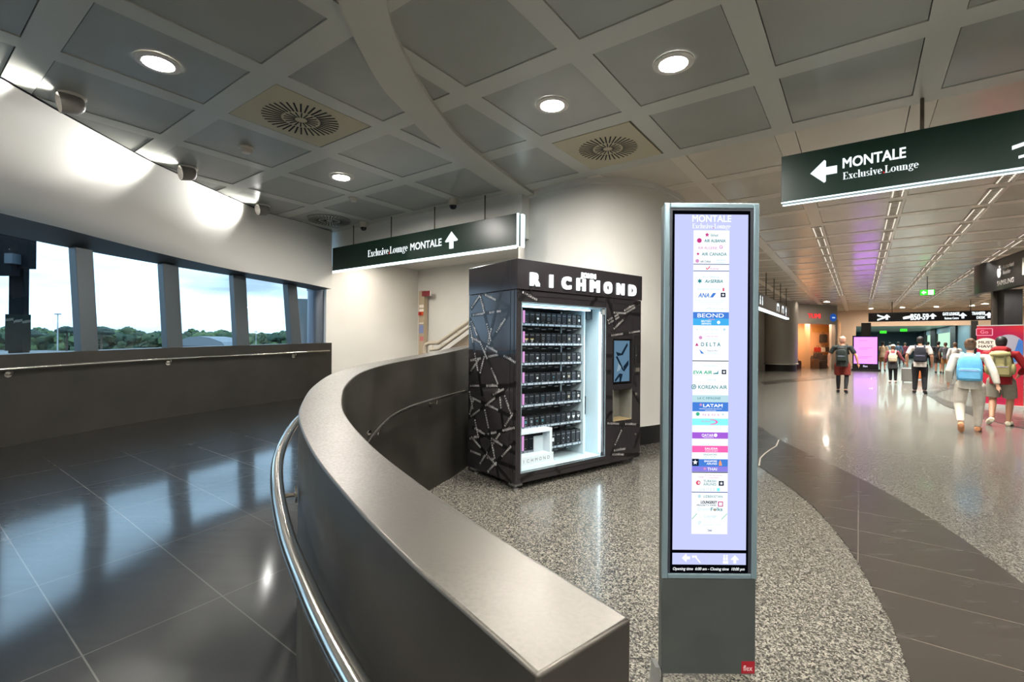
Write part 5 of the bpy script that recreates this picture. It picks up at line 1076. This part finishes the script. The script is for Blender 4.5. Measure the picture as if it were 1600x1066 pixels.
# pink display totem
c0 = on_z(1352, 580); PF_ = Fr(c0, VX, (0, 0, 1), -UX)
t = thing('display_totem', 'black display totem with a glowing pink screen at the end of the hall', 'digital totem', c0)
hw = .60; a = MB(); a.obox(PF_, -hw, hw, .12, 2.0, -.2, 0); a.build('case', [pm('totem_case_black', (10, 10, 16), .25)], t)
a = MB(); a.obox(PF_, -hw - .05, hw + .05, 0, .12, -.3, .15); a.build('base', [pm('totem_plinth', (40, 36, 42), .3)], t)
a = MB(); a.poly([(-hw + .07, .42), (hw - .07, .42), (hw - .07, 1.93), (-hw + .07, 1.93)], PF_, .003, 0)
for k, yv in enumerate((1.72, 1.3, 1.22, .8, .72)): a.poly([(-.3, yv), (.1 + .2 * (k % 2), yv), (.1 + .2 * (k % 2), yv + .03), (-.3, yv + .03)], PF_, .005, 1)
a.build('screen', [em('pink_screen', (200, 118, 255), 2.4), em('pink_screen_text', (180, 100, 225), 2.0)], t)
a = MB(); a.text('flex', Fr(PF_.p(0, .23, .004), PF_.x, PF_.y, PF_.z), .10, None, .02, center=True); a.build('lettering', [em('totem_logo', (235, 225, 255), 1.0)], t)
a = MB(); a.obox(PF_, -.2, .25, 2.0, 2.75, -.6, -.3); a.build('rear_mast', [M_BLACK], t)
# phone shop at right: dark fascia, pillar, bright room
fa, fb = Vector((13.45, 13.3, 0)), Vector((12.42, 11.35, 0)); fd = (fb - fa).normalized(); fz = Vector((-fd.y, fd.x, 0)); fz = fz if fz.dot(Vector((-1, -1, 0))) > 0 else -fz
FS = Fr(fa, fd, (0, 0, 1), fz)
M_FBLK = pm('shop_fascia_black', (24, 24, 24), .35)
w = MB(); pth = [Vector((14.9, 15.1, 0)), Vector((13.9, 14.25, 0)), Vector((13.5, 13.6, 0)), Vector((13.40, 13.15, 0)), Vector((13.1, 12.6, 0)), Vector((12.42, 11.35, 0)), Vector((11.4, 9.4, 0)), Vector((10.6, 7.6, 0))]
pth = spline(pth, 40)
for i in range(39):
    a_, b_2 = pth[i], pth[i + 1]; z0, z1 = Vector((0, 0, 3.02)), Vector((0, 0, 3.87)); n_ = Vector((.25, .1, 0))
    w.quad(a_ + z0, b_2 + z0, b_2 + z1, a_ + z1); w.quad(a_ + z0, a_ + z0 + n_, b_2 + z0 + n_, b_2 + z0)
w.struct('wall_shop_fascia', [M_FBLK], smooth=.8)
w = MB(); w.obox(FS, -.12, .02, 0, 3.03, -.4, -.04); w.struct('column_shop_dark', [pm('shop_pillar', (58, 54, 48), .4)])
w = MB(); w.obox(FS, .02, .42, 0, 3.03, -.5, -.14); w.struct('column_shop_black', [M_BLACK])
w = MB(); w.obox(FS, .3, 7.5, 0, 3.8, -1.1, -1.0); w.struct('wall_shop_right', [pm('shop_bright_wall', (226, 220, 214), .5)])
lamp('lamp_phone_shop', 'AREA', FS.p(1.6, 2.95, -.5), 26, (1, .96, .92), .6)
t = thing('shop_sign', 'pale logos with SAMSUNG on the curved black shop fascia', 'sign', FS.p(.6, 3.1, .03))
FSs = Fr(FS.p(0, 0, .035), FS.x, FS.y, FS.z); M_PALE = pm('fascia_print', (176, 174, 168), .5)
a = MB(); _, zq = 0, 0
def fxy(px, py): p = on_plane(px, py, FSs.o, FSs.z); q = p - FSs.o; return q.dot(FSs.x), q.z
x0, z0 = fxy(1558, 447); x1, _ = fxy(1584, 441); _, z1 = fxy(1558, 440)
a.text('SAMSUNG', Fr(FSs.p(x0, z0, 0), FSs.x, FSs.y, FSs.z), abs(z1 - z0), x1 - x0, .02)
x2, z2 = fxy(1567, 428); x3, _ = fxy(1584, 421); a.text('Authorised', Fr(FSs.p(x2, fxy(1567, 420)[1], 0), FSs.x, FSs.y, FSs.z), .10, x3 - x2, .01); a.text('Reseller', Fr(FSs.p(x2, fxy(1567, 429)[1], 0), FSs.x, FSs.y, FSs.z), .10, (x3 - x2) * .72, .01)
cx, cz = fxy(1561, 426); R_ = .14
ap = [(0, -.9), (.3, -1), (.65, -.55), (.8, -.15), (.55, .1), (.55, .4), (.75, .6), (.45, .78), (.0, .65), (-.45, .78), (-.8, .5), (-.85, 0), (-.65, -.6), (-.3, -1)]
a.poly([(cx + x * R_, cz + y * R_) for x, y in ap], FSs); a.poly([(cx, cz + .85 * R_), (cx + .3 * R_, cz + .95 * R_), (cx + .35 * R_, cz + 1.35 * R_), (cx + .08 * R_, cz + 1.2 * R_)], FSs)
x4, z4 = fxy(1597, 430); a.poly([(x4, z4), (x4 + .3, z4), (x4 + .3, z4 + .42), (x4, z4 + .42)], FSs)
a.build('lettering', [M_PALE], t)
# red banner
ba, bb = Vector((11.5, 11.75, 0)), Vector((12.0, 10.98, 0)); bd_ = (bb - ba).normalized(); BF = Fr(ba, bd_, (0, 0, 1)); 
if BF.z.y > 0: BF.z = -BF.z
BW = (bb - ba).length * 1.42; BF.o = ba
t = thing('banner_stand', 'red advertising banner stand with pale oval, behind the person in the red hoodie', 'banner', ba + bd_ * BW / 2)
def bxy(px, py): p = on_plane(px, py, BF.o, BF.z); q = p - BF.o; return q.dot(BF.x), q.z
bx1, _ = bxy(1599, 570); bx0, bz1 = bxy(1526.5, 510); bz0 = .09
M_RED = pm('banner_red', (178, 24, 36), .4)
def grad_red():
    t_ = M_RED.node_tree; b = t_.nodes['Principled BSDF']; c = N('ShaderNodeTexCoord', t_); n = N('ShaderNodeTexNoise', t_); n.inputs['Scale'].default_value = .9; n.inputs['Detail'].default_value = 1
    r = N('ShaderNodeValToRGB', t_); r.color_ramp.elements[0].position = .36; r.color_ramp.elements[0].color = rgb(150, 12, 62); r.color_ramp.elements[1].position = .6; r.color_ramp.elements[1].color = rgb(206, 40, 28)
    t_.links.new(c.outputs['Object'], n.inputs['Vector']); t_.links.new(n.outputs['Fac'], r.inputs['Fac']); t_.links.new(r.outputs['Color'], b.inputs['Base Color'])
grad_red()
a = MB(); a.obox(BF, bx0, bx1, bz0, bz1, -.015, 0); a.build('banner_panel', [M_RED], t)
a = MB(); a.obox(BF, bx0 - .02, bx1 + .02, .0, .09, -.1, .08); a.build('base', [pm('banner_alu', (200, 198, 194), .35, .4)], t); a = MB(); a.obox(BF, bx0, bx1, bz1, bz1 + .025, -.02, .005); a.build('top_bar', [MATS['banner_alu']], t)
a = MB(); ex_, ez_ = bxy(1576, 547); er = (bxy(1599, 547)[0] - bxy(1553, 547)[0]) / 2 * 1.12
ell = lambda cx, cz, ra, rb, n=28: [(min(cx + ra * math.cos(2 * math.pi * k / n), bx1 - .005), cz + rb * math.sin(2 * math.pi * k / n)) for k in range(n)]
a.poly(ell(ex_, ez_, er, .37), BF, .001, 1); xr = bx1 - .006; a.poly([(ex_ + .05, ez_ - .30), (xr, ez_ - .24), (xr, ez_ + .22), (ex_ + (xr - ex_) * .7, ez_ + .26), (ex_ + (xr - ex_) * .45, ez_ + .0)], BF, .002, 2); a.poly([(ex_ - .6, ez_ - .25), (ex_ - .3, ez_ - .34), (ex_ - .28, ez_ - .2), (ex_ - .55, ez_ - .12)], BF, .002, 2)
cx, cz = bxy(1540.5, 538); a.poly(ell(cx, cz, .21, .15), BF, .003, 3)
a.text('MUST', Fr(BF.p(cx, cz + .015, .004), BF.x, BF.y, BF.z), .06, .26, .03, center=True, m=4); a.text('HAVE', Fr(BF.p(cx, cz - .085, .004), BF.x, BF.y, BF.z), .06, .26, .03, center=True, m=4)
gx, gz = bxy(1538, 519); a.text('Go', Fr(BF.p(gx, gz - .035, .003), BF.x, BF.y, BF.z), .075, .14, .0, center=True, m=5)
for x0_, x1_, z0_, z1_ in ((-.14, .14, .075, .09), (-.14, .14, -.09, -.075), (-.15, -.135, -.08, .08), (.135, .15, -.08, .08)): a.poly([(gx + x0_, gz + z0_), (gx + x1_, gz + z0_), (gx + x1_, gz + z1_), (gx + x0_, gz + z1_)], BF, .003, 5)
a.build('print', [M_RED, pm('print_pale_grey', (150, 148, 162), .5), pm('print_blue', (48, 104, 178), .5), pm('print_cream', (222, 212, 200), .5), pm('print_dark', (70, 60, 60), .5), pm('print_pink', (232, 150, 176), .5)], t)

# ================================================================== PEOPLE
def remeshed(mb, voxel, smooth=4):
    me = bpy.data.meshes.new('tmp'); me.from_pydata([tuple(v) for v in mb.v], [], mb.f); o = bpy.data.objects.new('tmp', me); COL.objects.link(o)
    r = o.modifiers.new('r', 'REMESH'); r.mode = 'VOXEL'; r.voxel_size = voxel; s_ = o.modifiers.new('s', 'SMOOTH'); s_.iterations = smooth; s_.factor = .5
    out = bpy.data.meshes.new_from_object(o.evaluated_get(bpy.context.evaluated_depsgraph_get())); bpy.data.objects.remove(o); bpy.data.meshes.remove(me)
    return out
def put(me, name, mat, root, smooth=1.2):
    me.name = name; me.materials.clear(); finish_me(me, [mat], smooth); o = bpy.data.objects.new(name, me); COL.objects.link(o)
    if root is not None: o.parent = root
    return o
V3 = Vector
def person(label, pos, heading, H, pose, skin, hair, top, bottom, shoes, long_sleeve=True, bottoms='long', voxel=.012, group=None, skirt=None, hat=None, wide=1.0, hood=False, hairlen=0.0, socks=None, bun=False):
    """local frame: +y is the walking direction, z up; joints for a 1.75 m figure are scaled to H"""
    k = H / 1.75
    J = dict(pel=V3((0, 0, .95)), wst=V3((0, .01, 1.10)), chs=V3((0, 0, 1.30)), nb=V3((0, -.01, 1.47)), nk=V3((0, .015, 1.55)), hd=V3((0, .04, 1.645)))
    for s_, n in ((-1, 'L'), (1, 'R')):
        J['sh' + n] = V3((s_ * .185, -.01, 1.42)); J['el' + n] = V3((s_ * .255, -.04, 1.14)); J['wr' + n] = V3((s_ * .26, .07, .90)); J['hp' + n] = V3((s_ * .095, 0, .92)); J['kn' + n] = V3((s_ * .10, .03, .50)); J['an' + n] = V3((s_ * .10, -.02, .085)); J['to' + n] = V3((s_ * .115, .14, .03))
    for q, v in pose.items(): J[q] = V3(v)
    for q in J: J[q] = V3((J[q].x * (wide if q[:2] in ('sh', 'el', 'wr', 'hp', 'kn') else 1), J[q].y, J[q].z)) * k
    W = wide * k
    b = MB()
    b.tube([J['pel'] - V3((0, 0, .06 * k)), J['pel'], J['wst'], J['chs'], J['nb'] - V3((0, 0, .06 * k)), J['nb'] + V3((0, 0, .01))], [(.11 * W, .09 * W), (.150 * W, .105 * W), (.13 * W, .095 * W), (.165 * W, .115 * W), (.15 * W, .09 * W), (.055 * k, .055 * k)], 16)
    b.tube([J['nb'] - V3((0, 0, .04 * k)), J['nk'], J['hd']], [.058 * k, .052 * k, .05 * k], 12)
    hc = J['hd']; b.ball(hc + V3((0, -.01 * k, .02 * k)), (.075 * k, .093 * k, .10 * k), 18, 12); b.ball(hc + V3((0, .03 * k, -.045 * k)), (.055 * k, .055 * k, .06 * k), 14, 9)
    b.ball(hc + V3((0, .088 * k, -.015 * k)), (.012 * k, .018 * k, .022 * k), 8, 6)                                  # nose
    for s_ in (-1, 1):
        b.ball(hc + V3((s_ * .076 * k, -.005 * k, -.01 * k)), (.012 * k, .02 * k, .03 * k), 8, 6)                      # ears
        b.ball(hc + V3((s_ * .03 * k, .072 * k, .022 * k)), (.02 * k, .014 * k, .009 * k), 8, 5)                       # brows
    b.ball(hc + V3((0, .075 * k, -.06 * k)), (.026 * k, .012 * k, .010 * k), 8, 5)                                    # lips
    for n, s_ in (('L', -1), ('R', 1)):
        sh, el, wr, hp, kn, an, to = (J[q + n] for q in ('sh', 'el', 'wr', 'hp', 'kn', 'an', 'to'))
        b.tube([V3((sh.x * .6, sh.y, sh.z - .01)), sh, sh.lerp(el, .35), el, el.lerp(wr, .3), wr], [.062 * k, .057 * k, .05 * k, .042 * k, .043 * k, .028 * k], 12)
        d = (wr - el).normalized(); side = V3((s_, 0, 0)); fwd = V3((0, 1, 0)); palm = wr + d * .05 * k
        b.tube([wr, palm, wr + d * .09 * k], [(.028 * k, .02 * k), (.018 * k, .038 * k), (.015 * k, .036 * k)], 10)
        for q, (fo, ln) in enumerate(((.030, .062), (.010, .075), (-.010, .07), (-.028, .052))):
            r0 = wr + d * .085 * k + fwd * fo * k; b.tube([r0, r0 + d * ln * .55 * k, r0 + d * ln * .95 * k - side * .018 * k], [.0095 * k, .009 * k, .007 * k], 7)
        r0 = wr + d * .035 * k + fwd * .03 * k; b.tube([r0, r0 + fwd * .028 * k + d * .028 * k, r0 + fwd * .035 * k + d * .055 * k], [.012 * k, .010 * k, .008 * k], 7)
        b.tube([hp + V3((0, 0, .0 * k)), hp.lerp(kn, .3), hp.lerp(kn, .75), kn, kn.lerp(an, .3), kn.lerp(an, .75), an], [.055 * W, .076 * W, .062 * W, .056 * k, .058 * k, .042 * k, .036 * k], 14)
        b.tube([an + V3((0, -.02 * k, -.01)), an.lerp(to, .5), to], [.04 * k, (.042 * k, .036 * k), (.042 * k, .024 * k)], 10)
    root = put(remeshed(b, voxel), 'person', skin, None); root.location = pos; root.rotation_euler = (0, 0, -heading); ROOT[root] = Matrix.Translation(Vector(pos)) @ Matrix.Rotation(-heading, 4, 'Z')
    props(root, label, 'person', group)
    # clothing
    c = MB(); e_ = .016 * k
    c.tube([J['pel'] - V3((0, 0, .125 * k)), J['pel'], J['wst'], J['chs'], J['nb'] - V3((0, 0, .055 * k)), J['nb'] + V3((0, 0, .015 * k))], [(.204 * W, .156 * W), (.198 * W, .150 * W), (.172 * W, .130 * W), (.18 * W, .13 * W), (.172 * W, .108 * W), (.085 * k, .08 * k)], 18)
    for n, s_ in (('L', -1), ('R', 1)):
        sh, el, wr = (J[q + n] for q in ('sh', 'el', 'wr')); en = el.lerp(wr, .93) if long_sleeve else sh.lerp(el, .75)
        rs = [.075 * k, .072 * k, .066 * k, .060 * k, .058 * k, .05 * k, .04 * k] if long_sleeve else [.075 * k, .074 * k, .07 * k, .066 * k]
        pp = [V3((sh.x * .6, sh.y, sh.z - .01)), sh, sh.lerp(el, .4)] + ([el, el.lerp(wr, .4), el.lerp(wr, .8), en] if long_sleeve else [en]); c.tube(pp, rs, 14)
    if hood: c.tube([J['nb'] + V3((-.11 * k, -.03 * k, .02 * k)), J['nb'] + V3((-.06 * k, -.1 * k, .04 * k)), J['nb'] + V3((.06 * k, -.1 * k, .04 * k)), J['nb'] + V3((.11 * k, -.03 * k, .02 * k))], [.05 * k, .065 * k, .065 * k, .05 * k], 10)
    put(remeshed(c, voxel, 3), 'top', top, root)
    c = MB(); c.tube([J['pel'] - V3((0, 0, .10 * k)), J['pel'] - V3((0, 0, .02 * k)), J['wst'] - V3((0, 0, .06 * k))], [(.176 * W, .136 * W), (.182 * W, .134 * W), (.155 * W, .118 * W)], 18)
    for n in 'LR':
        hp, kn, an = (J[q + n] for q in ('hp', 'kn', 'an'))
        if bottoms == 'long': c.tube([hp + V3((0, 0, .05 * k)), hp + V3((0, 0, -.02 * k)), hp.lerp(kn, .35), hp.lerp(kn, .8), kn, kn.lerp(an, .4), kn.lerp(an, .85), kn.lerp(an, .97)], [.05 * W, .088 * W, .092 * W, .079 * W, .073 * W, .07 * k, .06 * k, .05 * k], 14)
        else: c.tube([hp + V3((0, 0, .05 * k)), hp + V3((0, 0, -.02 * k)), hp.lerp(kn, .4), hp.lerp(kn, .86)], [.05 * W, .09 * W, .098 * W, .098 * W], 14)
    put(remeshed(c, voxel, 3), {'long': 'trousers', 'short': 'shorts'}[bottoms], bottom, root)
    if socks:
        c = MB()
        for n in 'LR': kn, an = J['kn' + n], J['an' + n]; c.tube([J['hp' + n].lerp(kn, .8), kn, kn.lerp(an, .3), kn.lerp(an, .97)], [.068 * k, .062 * k, .064 * k, .042 * k], 12)
        put(remeshed(c, voxel, 2), 'leggings', socks, root)
    if skirt:
        c = MB(); c.tube([J['wst'] - V3((0, 0, .06 * k)), J['pel'] - V3((0, 0, .05 * k)), J['pel'] - V3((0, 0, .3 * k))], [(.18 * W, .135 * W), (.21 * W, .16 * W), (.28 * W, .2 * W)], 18); put(remeshed(c, voxel, 2), 'wrap', skirt, root)
    for n in 'LR':
        an, to = J['an' + n], J['to' + n]; d = (to - an); d2 = V3((d.x, d.y, d.z)); c = MB()
        up = V3((0, 0, 1)); heel = an + V3((0, -.055 * k, -.045 * k)) if abs(an.z - .085 * k) < .05 else an + (V3((0, -.055, -.045)) * k)
        c.tube([heel, an - V3((0, 0, .035 * k)), an.lerp(to, .55) - V3((0, 0, .0)), to, to + d.normalized() * .05 * k], [(.04 * k, .045 * k), (.047 * k, .055 * k), (.05 * k, .045 * k), (.05 * k, .032 * k), (.03 * k, .02 * k)], 12)
        o = put(remeshed(c, voxel * .9, 2), 'shoe', shoes, root)
    # hair
    c = MB(); c.ball(hc + V3((0, -.018 * k, .032 * k)), (.088 * k, .100 * k, .10 * k), 16, 12); c.ball(hc + V3((0, -.040 * k, -.025 * k)), (.082 * k, .072 * k, .075 * k), 14, 10)
    if bun: c.ball(hc + V3((.01 * k, -.085 * k, .09 * k)), (.05 * k, .05 * k, .045 * k), 12, 8)
    if hairlen: c.tube([hc + V3((0, -.06 * k, .0)), hc + V3((0, -.075 * k, -hairlen * k))], [(.07 * k, .04 * k), (.055 * k, .03 * k)], 12)
    for v in c.v:
        if v.y > hc.y + .035 * k and v.z < hc.z + .075 * k: v.y = hc.y + .035 * k
    put(remeshed(c, voxel, 2), 'hair', hair, root)
    if hat:
        c = MB(); c.ball(hc + V3((0, -.01 * k, .05 * k)), (.092 * k, .104 * k, .085 * k), 16, 10); c.tube([hc + V3((0, .06 * k, .045 * k)), hc + V3((0, .15 * k, .03 * k))], [(.07 * k, .012 * k), (.05 * k, .008 * k)], 12); put(remeshed(c, voxel, 1), 'cap', hat, root)
    M_ = ROOT[root]
    return root, {q: M_ @ v for q, v in J.items()}, k, M_
def backpack(label, M_, J, k, main, pocket, dims=(.30, .42, .16), lid=None, sidepk=False):
    w_, h_, d_ = (q * k for q in dims); ex, ey = (M_.to_3x3() @ V3((1, 0, 0))), (M_.to_3x3() @ V3((0, 1, 0)))
    base = M_ @ V3((0, -.145 * k, .985 * k)); F = Fr(base, ex, -ey, (0, 0, 1)); t = thing('backpack', label, 'backpack', base, math.atan2(ex.y, ex.x))
    a = MB(); n = 9
    prof = [(.0, .86, .80), (.04, .97, .95), (.3, 1.0, 1.0), (.6, .97, .92), (.82, .88, .76), (.94, .70, .55), (1.0, .40, .3)]
    rings = []
    for z_, sx, sy in prof:
        ring_ = []
        for q in range(24):
            th = 2 * math.pi * q / 24; c_, s_ = math.cos(th), math.sin(th); e = .45
            ring_.append(F.p(w_ / 2 * sx * math.copysign(abs(c_) ** e, c_), d_ / 2 + d_ / 2 * (sy if s_ > 0 else 1) * math.copysign(abs(s_) ** e, s_), z_ * h_))
        rings.append(ring_)
    vs_ = [v for R_ in rings for v in R_]; m_ = 24; fs = [(i * m_ + j, i * m_ + (j + 1) % m_, (i + 1) * m_ + (j + 1) % m_, (i + 1) * m_ + j) for i in range(len(prof) - 1) for j in range(m_)] + [tuple(range(m_))[::-1], tuple(range((len(prof) - 1) * m_, len(prof) * m_))]
    a.add(vs_, fs); bm = bmesh.new(); a.build('main_pouch', [main], t, smooth=1.2); bm.free()
    a = MB(); pf = Fr(F.p(0, d_ * .96, h_ * .07), F.x, F.z, F.y); pts = [(-.42 * w_, .02 * h_), (-.38 * w_, 0), (.38 * w_, 0), (.42 * w_, .02 * h_), (.42 * w_, .36 * h_), (.34 * w_, .42 * h_), (-.34 * w_, .42 * h_), (-.42 * w_, .36 * h_)]
    a.prism(pts, pf, -.02, .035 * k); a.build('front_pocket', [pocket], t, bevel=.012 * k)
    a = MB(); a.tube([pf.p(-.36 * w_, .34 * h_, .036 * k), pf.p(.36 * w_, .34 * h_, .036 * k)], .006 * k, 6); a.build('zip', [pm('zip_violet_grey', (150, 150, 190), .4)], t)
    for s_ in (-1, 1):
        sh = M_ @ V3((s_ * .10 * k, .0, 1.475 * k)); a = MB(); a.tube([F.p(s_ * .3 * w_, .01, h_ * .86), M_ @ V3((s_ * .105 * k, -.10 * k, 1.46 * k)), M_ @ V3((s_ * .11 * k, -.01 * k, 1.505 * k)), M_ @ V3((s_ * .12 * k, .12 * k, 1.40 * k)), M_ @ V3((s_ * .15 * k, .13 * k, 1.2 * k))], [(.028 * k, .012 * k)] * 5, 8); a.build('strap', [main], t, smooth=1.0)
    if lid:
        a = MB(); a.ball(F.p(0, d_ * .52, h_ * .93), (w_ * .46, d_ * .62, h_ * .16), 16, 10, F=F); a.build('lid', [lid], t, smooth=1.2)
        for s_ in (-1, 1): a = MB(); a.obox(F, s_ * w_ * .22 - .012 * k, s_ * w_ * .22 + .012 * k, d_ * 1.0, d_ * 1.16 + .012, h_ * .5, h_ * .86); a.build('buckle_strap', [pm('strap_olive', (96, 92, 62), .7)], t)
    if sidepk:
        for s_ in (-1, 1): a = MB(); a.ball(F.p(s_ * w_ * .54, d_ * .5, h_ * .32), (w_ * .13, d_ * .42, h_ * .24), 12, 8, F=F); a.build('side_pocket', [main], t, smooth=1.2)
    a = MB(); a.tube([F.p(-.06 * k, .02, h_ * .97), F.p(-.05 * k, .01, h_ * 1.07), F.p(.05 * k, .01, h_ * 1.07), F.p(.06 * k, .02, h_ * .97)], .009 * k, 6); a.build('haul_loop', [pocket], t, smooth=1)
    return t
SK1, SK2, SK3 = pm('skin_light', (206, 158, 132), .55), pm('skin_tan', (176, 128, 100), .55), pm('skin_rosy', (214, 150, 120), .55)
HB, HD2, HG = pm('hair_brown', (92, 66, 48), .6), pm('hair_black', (26, 23, 22), .55), pm('hair_bald_fuzz', (190, 140, 120), .6)
CL = lambda n, c: noisy('cloth_' + n, tuple(max(0, q - 10) for q in c), c, 14, .85)
W1 = dict(knL=(-.12, .0, .50), anL=(-.11, -.30, .20), toL=(-.11, -.20, .05), knR=(.10, .17, .51), anR=(.10, .20, .085), toR=(.12, .36, .03), elL=(-.245, -.06, 1.15), wrL=(-.26, .06, .92), elR=(.265, -.10, 1.16), wrR=(.31, -.14, .92))
hu = YG
r1, J1, k1, M1 = person('person in a white tracksuit walking away with a light blue backpack', (7.96, 8.22, 0), .80, 1.60, W1, SK1, HB, CL('offwhite', (208, 202, 190)), CL('offwhite_trousers', (200, 193, 180)), CL('peach_shoe', (212, 150, 110)), True, 'long', .010, wide=1.18, hairlen=.02, bun=True)
backpack('light blue backpack with a front pocket on the person in white', M1, J1, k1, CL('sky_blue', (104, 178, 222)), CL('sky_blue_pocket', (112, 184, 228)), (.36, .47, .17))
W2 = dict(knL=(-.10, .02, .50), anL=(-.11, -.24, .17), toL=(-.16, -.12, .05), knR=(.11, .10, .50), anR=(.10, .06, .085), toR=(.13, .20, .03), elL=(-.29, .02, 1.17), wrL=(-.2, .2, 1.05), elR=(.30, .02, 1.17), wrR=(.22, .2, 1.02))
r2, J2, k2, M2 = person('person in a red hoodie and grey shorts walking away with an olive backpack', (9.20, 8.90, 0), .86, 1.66, W2, SK2, HD2, CL('red_hoodie', (150, 16, 28)), CL('grey_shorts', (140, 134, 122)), CL('cream_shoe', (222, 214, 190)), True, 'short', .010, wide=1.12, hood=True)
backpack('olive canvas backpack with side pockets on the person in the red hoodie', M2, J2, k2, CL('olive', (158, 150, 104)), CL('olive_pocket', (150, 142, 98)), (.33, .46, .18), CL('olive_lid', (166, 158, 112)), True)
W3 = dict(knL=(-.10, .10, .5), anL=(-.11, .10, .085), toL=(-.13, .25, .03), knR=(.10, .0, .5), anR=(.10, -.16, .11), toR=(.11, -.02, .03), elL=(-.31, -.02, 1.17), wrL=(-.33, .05, .93), elR=(.31, -.02, 1.17), wrR=(.35, .02, .93))
r3, J3, k3, M3 = person('person in a black T-shirt, dark red shorts and black leggings near the pink display', (10.26, 14.69, 0), .70, 1.74, W3, SK3, HG, CL('black_tee', (34, 40, 38)), CL('dark_red', (120, 40, 30)), CL('black_shoe', (30, 30, 32)), False, 'short', .016, wide=1.12, socks=CL('black_legging', (28, 28, 32)))
backpack('dark backpack with an orange strap on the person in the black T-shirt', M3, J3, k3, CL('dark_pack', (30, 40, 36)), CL('dark_pack_pocket', (36, 48, 42)), (.27, .38, .12))
W4 = dict(knL=(-.10, .05, .5), anL=(-.12, .0, .085), toL=(-.14, .14, .03), knR=(.10, .06, .5), anR=(.11, -.08, .10), toR=(.14, .06, .03), elL=(-.29, -.02, 1.15), wrL=(-.28, .06, .9))
r4, J4, k4, M4 = person('person in a pale shirt and black trousers with a black backpack, walking away mid-hall', (12.66, 14.68, 0), .70, 1.75, W4, SK2, HD2, CL('pale_shirt', (206, 198, 192)), CL('black_trousers', (20, 20, 24)), CL('black_shoe', (30, 30, 32)), False, 'long', .016, wide=1.08)
backpack('black backpack on the person in the pale shirt', M4, J4, k4, CL('navy_pack', (22, 24, 36)), CL('navy_pack_pocket', (26, 28, 40)), (.30, .46, .14))
W5 = dict(elR=(.30, .0, 1.17), wrR=(.42, .05, .96), knL=(-.09, .06, .5), anL=(-.08, .0, .085))
r5, J5, k5, M5 = person('person in a white cap with a dark wrap over black leggings, pulling a suitcase', (15.16, 18.83, 0), .70, 1.50, W5, SK3, HB, CL('maroon_top', (128, 60, 68)), CL('black_trousers', (20, 20, 24)), CL('pale_shoe', (210, 190, 180)), True, 'long', .018, skirt=CL('dark_wrap', (40, 38, 40)), hat=CL('white_cap', (214, 208, 202)))
backpack('cream backpack on the person in the white cap', M5, J5, k5, CL('cream_pack', (206, 190, 160)), CL('cream_pack_pocket', (190, 174, 146)), (.32, .38, .14))
def suitcase(label, p, rot, w_, h_, d_, col):
    t = thing('suitcase', label, 'suitcase', p, rot); F = Fr(p, (math.cos(rot), math.sin(rot), 0), (-math.sin(rot), math.cos(rot), 0), (0, 0, 1))
    a = MB(); a.obox(F, -w_ / 2, w_ / 2, -d_ / 2, d_ / 2, .05, h_); a.build('shell', [col], t, bevel=.03)
    for q in (-.25, 0, .25): a = MB(); a.obox(F, q * w_ - .008, q * w_ + .008, -d_ / 2 - .006, -d_ / 2 + .01, .1, h_ - .06); a.build('rib', [col], t)
    a = MB(); a.tube([F.p(-.1, 0, h_ - .02), F.p(-.1, 0, h_ + .3), F.p(.1, 0, h_ + .3), F.p(.1, 0, h_ - .02)], .01, 6); a.build('pull_handle', [pm('handle_steel', (160, 158, 152), .3, .7)], t)
    for sx in (-1, 1):
        for sy in (-1, 1): a = MB(); a.lathe([(.03, -.012), (.03, .012)], Fr(F.p(sx * w_ * .38, sy * d_ * .32, .03), F.y, F.z, F.x), 12); a.build('wheel', [M_BLACK], t)
suitcase('grey hard-shell suitcase pulled by the person in the white cap', on_z(1419, 598), -YG, .42, .58, .24, pm('suitcase_grey', (122, 120, 116), .4))
suitcase('small orange suitcase half hidden behind the person in the pale shirt', on_z(1434, 594), -YG, .36, .5, .22, pm('suitcase_orange', (196, 110, 60), .5))
crowd = [(1379, 580, 1.68, 'person in a beige shirt and shorts with a shoulder bag, beside the pink display', (196, 172, 142), (176, 142, 100), 'short', HD2), (1466, 583, 1.70, 'distant person in black with bare legs, right of the pale shirt', (36, 36, 40), (60, 56, 52), 'short', HD2), (1477, 584, 1.64, 'distant person in grey and tan shorts, next to one in black', (96, 96, 102), (178, 130, 84), 'short', HB),
         (1492, 592, 1.62, 'person in a white jacket with short brown hair, before the lit green window', (214, 208, 204), (70, 66, 66), 'long', HB), (1403, 572, 1.7, 'distant person in blue, between the pink display and the pale shirt', (86, 106, 130), (44, 46, 52), 'long', HD2), (1414, 570, 1.66, 'distant person in a dark red top, far down the hall', (128, 56, 70), (40, 40, 46), 'long', HB),
         (1450, 574, 1.72, 'distant person in dark navy behind the pale shirt', (40, 46, 62), (30, 32, 40), 'long', HD2), (1390, 568, 1.7, 'distant person in light grey just right of the pink display', (150, 156, 160), (60, 64, 70), 'long', HD2)]
for i, (px, py, H, lab, tc_, bc_, bt, hr) in enumerate(crowd):
    person(lab, on_z(px, py), .66 + .1 * (i % 3), H, dict(knL=(-.10, .08, .5), anL=(-.10, .08, .085), toL=(-.12, .22, .03), knR=(.10, .0, .5), anR=(.10, -.14, .10), toR=(.11, .0, .03)), SK3 if i % 2 else SK2, hr, CL('crowd_top_%d' % i, tc_), CL('crowd_bottom_%d' % i, bc_), CL('crowd_shoe', (60, 56, 54)), i in (3, 4, 6), bt, .022)
